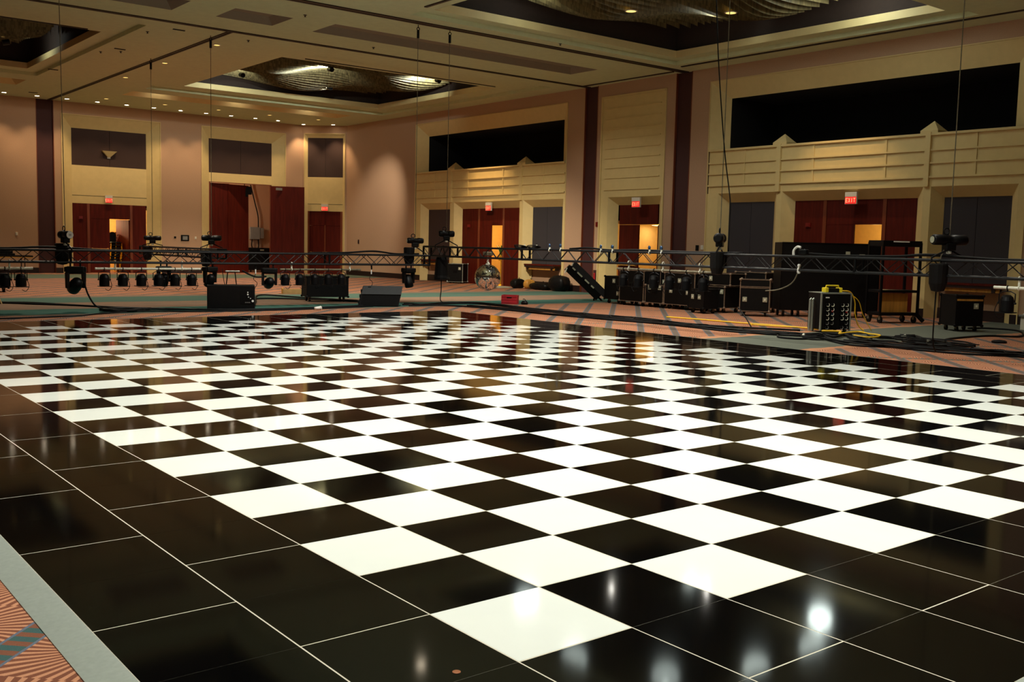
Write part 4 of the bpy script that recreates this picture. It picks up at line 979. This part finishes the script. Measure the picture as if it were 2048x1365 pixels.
# ------------------------------------------------------------------ floor equipment
def castors(t, xs_, ys_, r=.055, h=.12):
    for x in xs_:
        for y in ys_:
            c = MB().cyl((x-.018,y,r),(x+.018,y,r),r,14).build('castor', RUBBER, t)
            MB().bbox(x-.028,x+.028,y-.03,y+.03,r,h,.004).build('fork', STEEL_D, c)
def flight_case(label, loc, rz, w, d, h, lid=.0, legs=.12, edge=ALU_D, latches=(), handle=True, name='flight_case', cat='flight case', labels=()):
    """w along local x, front at local -y; body from legs to h"""
    t = thing(name, label, cat, loc, rz)
    MB().bbox(-w/2,w/2,-d/2,d/2,legs,h,.01).build('body', CASEM, t)
    m = MB(); e = .022
    for x in (-w/2, w/2):
        for y in (-d/2, d/2): m.box(x-e*(.35 if x < 0 else .65), x+e*(.65 if x < 0 else .35), y-e*(.35 if y < 0 else .65), y+e*(.65 if y < 0 else .35), legs, h)
    for z in [legs, h-e*.65]+([lid, lid+.03] if lid else []):
        m.box(-w/2-.006,w/2+.006,-d/2-.006,-d/2+.012,z,z+e*.75); m.box(-w/2-.006,w/2+.006,d/2-.012,d/2+.006,z,z+e*.75)
        m.box(-w/2-.006,-w/2+.012,-d/2,d/2,z,z+e*.75); m.box(w/2-.012,w/2+.006,-d/2,d/2,z,z+e*.75)
    m.build('aluminium_edging', edge, t)
    m = None
    for x in (-w/2, w/2):
        for y in (-d/2, d/2):
            for z in (legs+.01, h-.01):
                MB().bbox(x-.03,x+.03,y-.03,y+.03,z-.03,z+.03,.02).build('ball_corner', edge, t)
    for (x, z) in latches:
        l = MB().bbox(x-.055,x+.055,-d/2-.012,-d/2+.002,z-.06,z+.06,.006).build('latch', DULLW, t)
        MB().bbox(x-.02,x+.02,-d/2-.02,-d/2-.012,z-.025,z+.025,.004).build('twist_key', STEEL, l)
    if handle:
        l = MB().bbox(-.09,.09,-d/2-.008,-d/2+.002,legs+(h-legs)*.52,legs+(h-legs)*.52+.11,.006).build('recessed_handle', BLACKM, t)
        MB().tube([(-.05,-d/2-.016,legs+(h-legs)*.52+.055),(.05,-d/2-.016,legs+(h-legs)*.52+.055)], .01, 8).build('grip', BLACK, l)
    castors(t, (-w/2+.1, w/2-.1), (-d/2+.1, d/2-.1), .055, legs)
    return t
QR = -PI/2   # front faces -x (toward the floor)
flight_case('black case with small pale marks at the left end of the flight case row', (18.55,18.3,FZ), QR, .75,.6,.80, edge=BLACKM, latches=((.0,.66),(.18,.3)), handle=False)
flight_case('tall edged flight case, second from the left of the row', (18.40,17.38,FZ), QR, .95,.7,1.0, latches=((-.3,.66),(.28,.72)))
flight_case('tall flight case behind the low one in the row', (18.95,16.5,FZ), QR, .68,.6,1.02, latches=((-.2,.7),(.2,.7)))
flight_case('low edged flight case third in the row with a pale bar handle', (18.33,16.52,FZ), QR, .68,.5,.62, latches=((-.18,.55),(.2,.55)))
flight_case('tall flight case in the middle of the row with two square latches', (18.42,15.57,FZ), QR, 1.08,.75,.99, latches=((-.3,.5),(.3,.47),(0,.78)), handle=False)
flight_case('low flight case right of the middle one in the row', (18.5,14.5,FZ), QR, .80,.7,.68, latches=((.3,.55),))
flight_case('long shallow case lying on top of the low flight case', (18.5,14.42,FZ+.68), QR, .90,.6,.34, legs=.03, latches=((-.2,.2),), handle=False)
flight_case('small dark case in front of the flight case row on castors', (17.62,14.35,FZ), QR-.15, .62,.5,.62, edge=BROWNBLK, latches=((-.12,.42),(.14,.42)))
flight_case('right end flight case of the row turned to show two faces', (18.15,13.12,FZ), QR+.62, .72,.60,.92, lid=.70, latches=((-.24,.42),(.25,.42)), handle=False)
flight_case('flight case behind the right end one with bright top edges', (19.6,14.2,FZ), QR, 1.0,.6,1.06, lid=.8)
# big black road box
A_, B_ = Vector((18.62,12.72,0)), Vector((20.58,11.22,0)); dv = B_-A_; rzb = math.atan2(dv.y, dv.x); mid = (A_+B_)/2
bw = dv.length
t = thing('road_box', 'huge plain black road box on castors in front of the near gallery door', 'road box', (mid.x+.30*math.sin(-rzb)*-1*0+.35*-math.sin(rzb)*1, mid.y+.35*math.cos(rzb), FZ), rzb)
MB().bbox(-bw/2,bw/2,-.35,.35,.16,1.86,.012).build('body', BLACK, t)
m = MB()
for x in (-bw/2, bw/2): m.box(x-.012,x+.012,-.36,-.33,.16,1.86)
m.box(-bw/2,bw/2,-.36,-.33,1.84,1.865); m.build('edging', BLACKM, t)
for (x, w) in ((.42,.055),(.78,.07)):
    MB().bbox(x-w,x+w,-.356,-.35,1.50,1.66 if w < .06 else 1.60,.002).build('paper_label', DULLW, t)
castors(t, (-bw/2+.12,-bw/2+.5,bw/2-.5,bw/2-.12), (-.25,.25), .07, .16)
# shelf trolley
rzc = math.atan2(9.88-10.25, 20.10-19.10)
t = thing('shelf_trolley', 'tall black open shelf trolley between the road box and the pale pier', 'trolley', (19.62,10.25,FZ), rzc)
w_, d_ = 1.06, .5
for x in (-w_/2, w_/2):
    for y in (-d_/2, d_/2): MB().box(x-.025,x+.025,y-.025,y+.025,.2,1.9).build('upright', BLACKM, t)
MB().bbox(-w_/2-.02,w_/2+.02,-d_/2-.02,d_/2+.02,1.80,1.94,.008).build('top_tray', BLACK, t)
MB().bbox(-.27,.18,-d_/2-.026,-d_/2-.02,1.90,1.93,.002).build('white_strip', LABEL, t)
MB().bbox(-w_/2,w_/2,-d_/2,d_/2,.72,.78,.006).build('shelf', BLACK, t)
MB().bbox(-w_/2,w_/2,-d_/2,d_/2,.18,.25,.006).build('base_tray', BLACKM, t)
MB().bbox(-.42,.38,-.08,-.06,.25,.70,.004).build('back_board', OAK, t)
castors(t, (-w_/2+.05, w_/2-.05), (-d_/2+.05, d_/2-.05), .08, .18)
MB().tube([(w_/2,-d_/2,.2),(w_/2+.14,-d_/2-.05,.05)], .05, 8).build('loose_castor_arm', RUBBER, t)
# power rack
rzp = math.atan2(8.88-9.16, 15.825-15.165)
t = thing('power_rack', 'black power distribution rack with two columns of sockets and silver edges', 'power rack', (15.62,9.26,FZ), rzp)
MB().bbox(-.34,.34,-.24,.24,.06,.80,.006).build('body', CASEM, t)
m = MB()
for x in (-.34,.34): m.box(x-.014,x+.014,-.25,-.22,.04,.80)
m.box(-.34,.34,-.25,-.22,.785,.81); m.box(-.34,.34,-.25,.25,.80,.812); m.build('silver_edging', ALU, t)
for cx, sgn in ((-.21,1),(-.10,1),(.13,1),(.23,1)):
    for r_ in range(6):
        z = .56-.092*r_
        if (cx, r_) in ((-.10,5),(.13,4)): continue
        o = MB().lathe([(0,0),(.036,0),(.042,.02),(.034,.035),(0,.03)], Matrix.Translation((cx,-.24,z)) @ ROTS('X', PI/2), 14).build('socket', BLACKM, t)
        MB().ring((cx,-.272,z+.008), (0,-1,.2), .036, .008, 12, PI, 0).build('flap_ring', STEEL if r_ < 4 else GREYP, o)
for (x, z, m_) in ((-.10,.44,REDM),(.23,.42,REDM),(-.10,.38,BLUEK)):
    MB().bbox(x-.018,x+.018,-.285,-.26,z-.018,z+.018,.004).build('coloured_plug', m_, t)
MB().bbox(-.25,-.16,-.246,-.24,.70,.725,.002).build('maker_plate', LABEL, t)
for x in (-.45,-.39): MB().tube([(x,.0,.02),(x,.0,.66),(x+.03,0,.68)], .022, 10).build('silver_rail', ALU, t)
castors(t, (-.27,.27), (-.17,.17), .03, .06)
t = thing('power_block', 'yellow power block with a carrying handle on top of the power rack', 'power block', (15.60,9.20,FZ+.812), rzp)
MB().bbox(-.13,.13,-.07,.07,0,.085,.01).build('outlet_box', BLACK, t)
for x in (-.16,.16): MB().bbox(x-.035,x+.035,-.08,.08,0,.10,.015).build('yellow_end', YELLOW, t)
MB().tube([(-.15,0,.09),(-.14,0,.135),(.14,0,.135),(.15,0,.09)], .018, 10).build('handle', YELLOW, t)
cable('hanging_cable', 'yellow cord hanging off the right side of the power rack', [(15.78,9.10,.83),(15.98,9.02,.80),(16.08,8.97,.6),(16.08,8.95,.35),(16.14,8.9,.12),(16.2,8.8,FZ+.03)], .012, YELLOWC, n=8)
cable('hanging_cable', 'thin yellow cord outside the thicker one at the power rack', [(15.95,9.04,.79),(16.15,8.93,.62),(16.25,8.88,.35),(16.4,8.75,FZ+.02)], .008, YELLOWC, n=8)
# case far right
rzr = math.atan2(7.595-8.238, 19.078-18.682)
t = flight_case('dark case with wooden rim on castors at far right under the hoist', (18.86,8.15,FZ), -.98+.45, .62,.6,.78, edge=BROWNBLK, latches=((.15,.55),), handle=False)
m = MB(); m.box(-.3,.3,-.31,-.30,.66,.70); m.build('oak_rim', OAK, t)
pr = thing('floor_stand', 'short white post on the carpet below the hanging lamp at far right', 'stand', (20.6,7.6,FZ))
MB().bbox(-.05,.05,-.05,.05,0,.30,.006).build('post', OFFW, pr); MB().bbox(-.1,.08,-.08,.08,.30,.34,.01).build('top_plate', GREYP, pr); MB().tube([(-.05,0,.34),(.05,-.03,.40),(.1,0,.36)], .014, 8).build('handle', LABEL, pr)
# left: speaker box, wedge, rolling case
rzs = math.atan2(18.879-19.521, 7.335-6.468)
t = thing('speaker_box', 'black box speaker with white knobs standing behind the dance floor', 'speaker', (7.06,19.45,FZ), rzs*.6)
MB().bbox(-.53,.53,-.25,.25,0,.56,.015).build('cabinet', BLACK, t)
MB().bbox(.2,.5,-.256,-.25,.12,.46,.004).build('control_plate', BLACKM, t)
for (x, z, r_) in ((.37,.40,.014),(.37,.35,.018),(.385,.29,.012),(.43,.26,.012),(.48,.20,.026)): MB().lathe([(0,0),(r_,0),(r_,.02),(0,.02)], Matrix.Translation((x,-.256,z)) @ ROTS('X', PI/2), 12).build('knob', LABEL, t)
m = MB()
for x in (.31,.34,.37,.40): m.box(x,x+.018,-.259,-.256,.155,.175)
m.build('nameplate_marks', GREYP, t)
for x in (-.45,.45):
    for y in (-.2,.2): MB().cyl((x,y,-.0),(x,y,.012),.03).build('rubber_foot', RUBBER, t)
for q, (x, l) in enumerate(((-.14,'left'),(.05,'middle'),(.22,'right'))): pass
wt = thing('pale_bar_stand', 'thin stand topped with a bright white bar behind the speaker box', 'stand', (7.27,19.85,FZ))
MB().bbox(-.17,.17,-.03,.03,.84,.875,.01).build('white_bar', LABEL, wt)
for s, x in ((-1,-.12),(1,.06)): MB().tube([(x,0,.84),(x+.05*s,0,.4),(x+.1*s,0,0)], .012, 6).build('leg', BLACKM, wt)
rzw = math.atan2(18.743-19.213, 11.443-10.584)
t = thing('wedge_monitor', 'black floor wedge monitor with grey carpeted top left of the truss corner', 'speaker', (11.05,19.30,FZ), rzw)
prof = [(-.30,0),(.30,0),(.34,.18),(.12,.47),(-.22,.40),(-.33,.12)]
W2 = .50
MB().prism([(-.26,0),(.22,0),(.30,.20),(.24,.47),(-.03,.50),(-.22,.30)], -W2, W2, lambda a, b, h: (h+(b-.5)*.24, a, b)).build('cabinet', BLACK, t)
MB().prism([(-.235,.305),(-.045,.505),(.235,.475),(.24,.485),(-.045,.515),(-.245,.31)], -W2+.005, W2-.005, lambda a, b, h: (h+(b-.5)*.24, a, b)).build('carpet_top', CARPETGREY, t)
MB().prism([(-.268,.02),(-.236,.285),(-.226,.285),(-.256,.02)], -W2+.03, W2-.03, lambda a, b, h: (h+(b-.5)*.24, a, b)).build('front_grille', BLACKM, t)
MB().bbox(-.38,-.30,-.09,-.02,.47,.50,.008).build('handle_cup', BLACK, t)
for z in (.1,.25,.38): MB().bbox(-W2-.03+(z-.5)*.24,-W2+.01+(z-.5)*.24,-.1,.1,z-.04,z+.04,.01).build('connector_panel', RUBBER, t)
t = flight_case('rolling black case under the dull pipe left of the wedge monitor', (10.6,21.55,FZ), math.atan2(-.27,1.05), 1.12,.6,.68, edge=BLACKM, legs=.13, latches=((.05,.55),(.38,.55)), handle=False, name='rolling_case', cat='case')
t = flight_case('dark case on castors at the left picture edge behind the lamps', (3.75,27.9,FZ), -.1, .7,.5,.52, edge=BLACKM, handle=False, name='rolling_case', cat='case')
o = MB().prism([(-.35,0),(.2,0),(.05,.34),(-.35,.34)], -.02, .02, lambda a, b, h: (a, h, b)).build('plywood_scrap', CARD); o.location = (2.72,22.75,FZ); o.rotation_euler = (0,0,-.7); tag(o, 'tan plywood piece standing on the carpet at the left picture edge', 'plywood')
t = thing('cardboard_box', 'low open cardboard box on the carpet left of the rolling case', 'box', (11.6,25.3,FZ), -.5)
m = MB(); m.box(-.4,.4,-.2,-.185,0,.14); m.box(-.4,.4,.185,.2,0,.14); m.box(.385,.4,-.2,.2,0,.14); m.box(-.4,.4,-.2,.2,0,.012); m.build('box_body', CARD, t)
MB().box(-.42,-.385,-.22,.2,0,.17).build('end_flap', OAK, t)
t = thing('paper_cup', 'white paper cup lying on the carpet behind the dance floor', 'cup', (8.77,18.45,FZ+.045), .3)
MB().lathe([(0,-.09),(.032,-.09),(.044,.09),(.04,.09),(.03,-.08)], ROTS('Y', PI/2), 16).build('cup_wall', LABEL, t, True); MB().ring((.09,0,0), (1,0,0), .044, .005, 16).build('rim', OFFW, t)
rzx = math.atan2(18.768-19.087, 15.041-14.747)
t = thing('red_crate', 'small red crate standing on the carpet right of the mirror ball', 'crate', (15.0,19.05,FZ), rzx)
m = MB(); m.box(-.215,.215,-.15,.15,0,.02)
for s in (-1,1): m.box(-.215,.215,s*.15-.008,s*.15+.008,0,.25); m.box(s*.215-.008,s*.215+.008,-.15,.15,0,.25)
m.build('crate_body', REDM, t)
for z in (.05,.13,.21): MB().bbox(-.22,.22,-.166,-.156,z-.012,z+.012,.003).build('rib', REDM, t)
MB().bbox(-.07,.07,-.164,-.157,.165,.195,.003).build('hand_hole', BLACK, t)
t = thing('tool_pouch', 'small black lump beside the red crate', 'pouch', (15.25,18.72,FZ), .4)
MB().lathe([(0,0),(.09,0),(.1,.05),(.06,.1),(0,.11)], None, 12).build('pouch_body', BLACK, t); MB().ring((0,.02,.1), (1,0,0), .05, .01, 12, PI).build('strap', BLACKM, t)
# items along the far gallery wall
t = flight_case('upright speaker case with white edges left of the far gallery door', (22.1,31.6,FZ), QR+.6, .68,.62,.82, edge=ALU, latches=((.2,.62),), legs=.06)
def bag(label, loc, w, d, h, m_, rz=0):
    t = thing('soft_bag', label, 'bag', loc, rz)
    m = MB(); t0 = bmesh.new(); bmesh.ops.create_icosphere(t0, subdivisions=3, radius=1); rnd = random.Random(int(w*100))
    for v in t0.verts:
        k = 1+.12*math.sin(5*v.co.x+2*v.co.y)+.06*math.sin(9*v.co.y)
        v.co = Vector((math.copysign(abs(v.co.x)**.6, v.co.x)*w/2*k, math.copysign(abs(v.co.y)**.6, v.co.y)*d/2*k, max(0, (v.co.z*.55+.5))*h))
    m.add(t0); m.build('bag_body', m_, t, True)
    MB().ring((0,0,h*.95), (0,1,0), .1, .012, 14, PI).build('handle', RUBBER, t)
    return t
bag('black bag on the carpet right of the far gallery door', (21.75,27.15,FZ), .5,.4,.36, BLACK)
bag('tan paper sack slumped between the black bags', (22.0,26.75,FZ), .42,.3,.34, OAK)
bag('long low black bag along the wall under the far gallery', (21.95,25.95,FZ), .5,1.1,.26, BLACK)
bag('tall black bag against the wall right of the far gallery', (21.85,24.85,FZ), .5,.8,.55, BLACK, .1)
# tilted long case
t = thing('tilted_case', 'long black case leaning at an angle with pale dashes along its edge', 'case', (0,0,0))
pa, pb = Vector((18.15,20.15,1.06)), Vector((19.0,19.5,.08))
dz = (pb-pa).normalized(); sd = Vector((.78,-.62,0)); sd = (sd-sd.dot(dz)*dz).normalized(); nn = dz.cross(sd)
if nn.dot(fwd) < 0: nn = -nn
t.location = pb; Lc = (pa-pb).length
def TF(a, b, h): return sd*a+nn*b-dz*h
MB().prism([(-.22,-.14),(.0,-.2),(.0,.14),(-.22,.14)], .12, Lc, TF).build('left_shell', BROWNBLK, t)
MB().prism([(.0,-.2),(.20,-.14),(.20,.14),(.0,.14)], .0, Lc-.06, TF).build('right_shell', BLACK, t)
for (h0, h1) in ((Lc*.30,Lc*.38),(Lc*.44,Lc*.56),(Lc*.64,Lc*.78),(Lc*.84,Lc*.92)):
    MB().prism([(-.025,-.215),(.02,-.215),(.02,-.2),(-.025,-.2)], h0, h1, TF).build('pale_dash', DULLW, t)
m = MB(); pts = [TF(-.2+.1*math.cos(a), -.1, .06+.14*math.sin(a)) for a in [2*PI*k/16 for k in range(17)]]; m.tube(pts, .03, 8); m.build('loop_handle', BLACKM, t)
for a in (-.2,.1): MB().tube([TF(a-.08,-.2,Lc-.06), TF(a+.08,-.2,Lc+.0)], .018, 8).build('catch', STEEL, t)
# table at the left by the back wall
t = thing('folding_table', 'dark folding table against the back wall at far left', 'table', (6.2,41.9,FZ))
MB().bbox(-1.9,1.75,-.38,.38,.70,.76,.01).build('tabletop', BROWNBLK, t); MB().bbox(-1.9,1.75,-.39,-.37,.66,.70,.004).build('edge_rail', OAK, t)
for x in (-1.6,1.45):
    for y in (-.3,.3): MB().tube([(x,y,0),(x,y,.70)], .02, 8).build('leg', BLACKM, t)
t = thing('folded_cloth', 'dark folded cloth pile on the table at far left', 'cloth', (6.0,41.85,FZ+.76))
for q in range(3): MB().bbox(-1.3+.05*q,1.3-.08*q,-.25,.25,.09*q,.09*q+.085,.03).build('fold', BLACK, t)

downlight(*CORRLAMP[:2], 'bright round lamp in the corridor behind the narrow service door', z=CORRLAMP[2], r=.16)
t = thing('brown_disc', 'tiny brown coin-like disc lying on a black tile at the bottom edge', 'disc', (-.247,.063,0))
MB().lathe([(0,.0),(.016,.0),(.016,.0018),(.014,.0022),(0,.002)], None, 24).build('disc_body', mat('copper_brown', (140, 80, 36), .45, metal=.3), t)
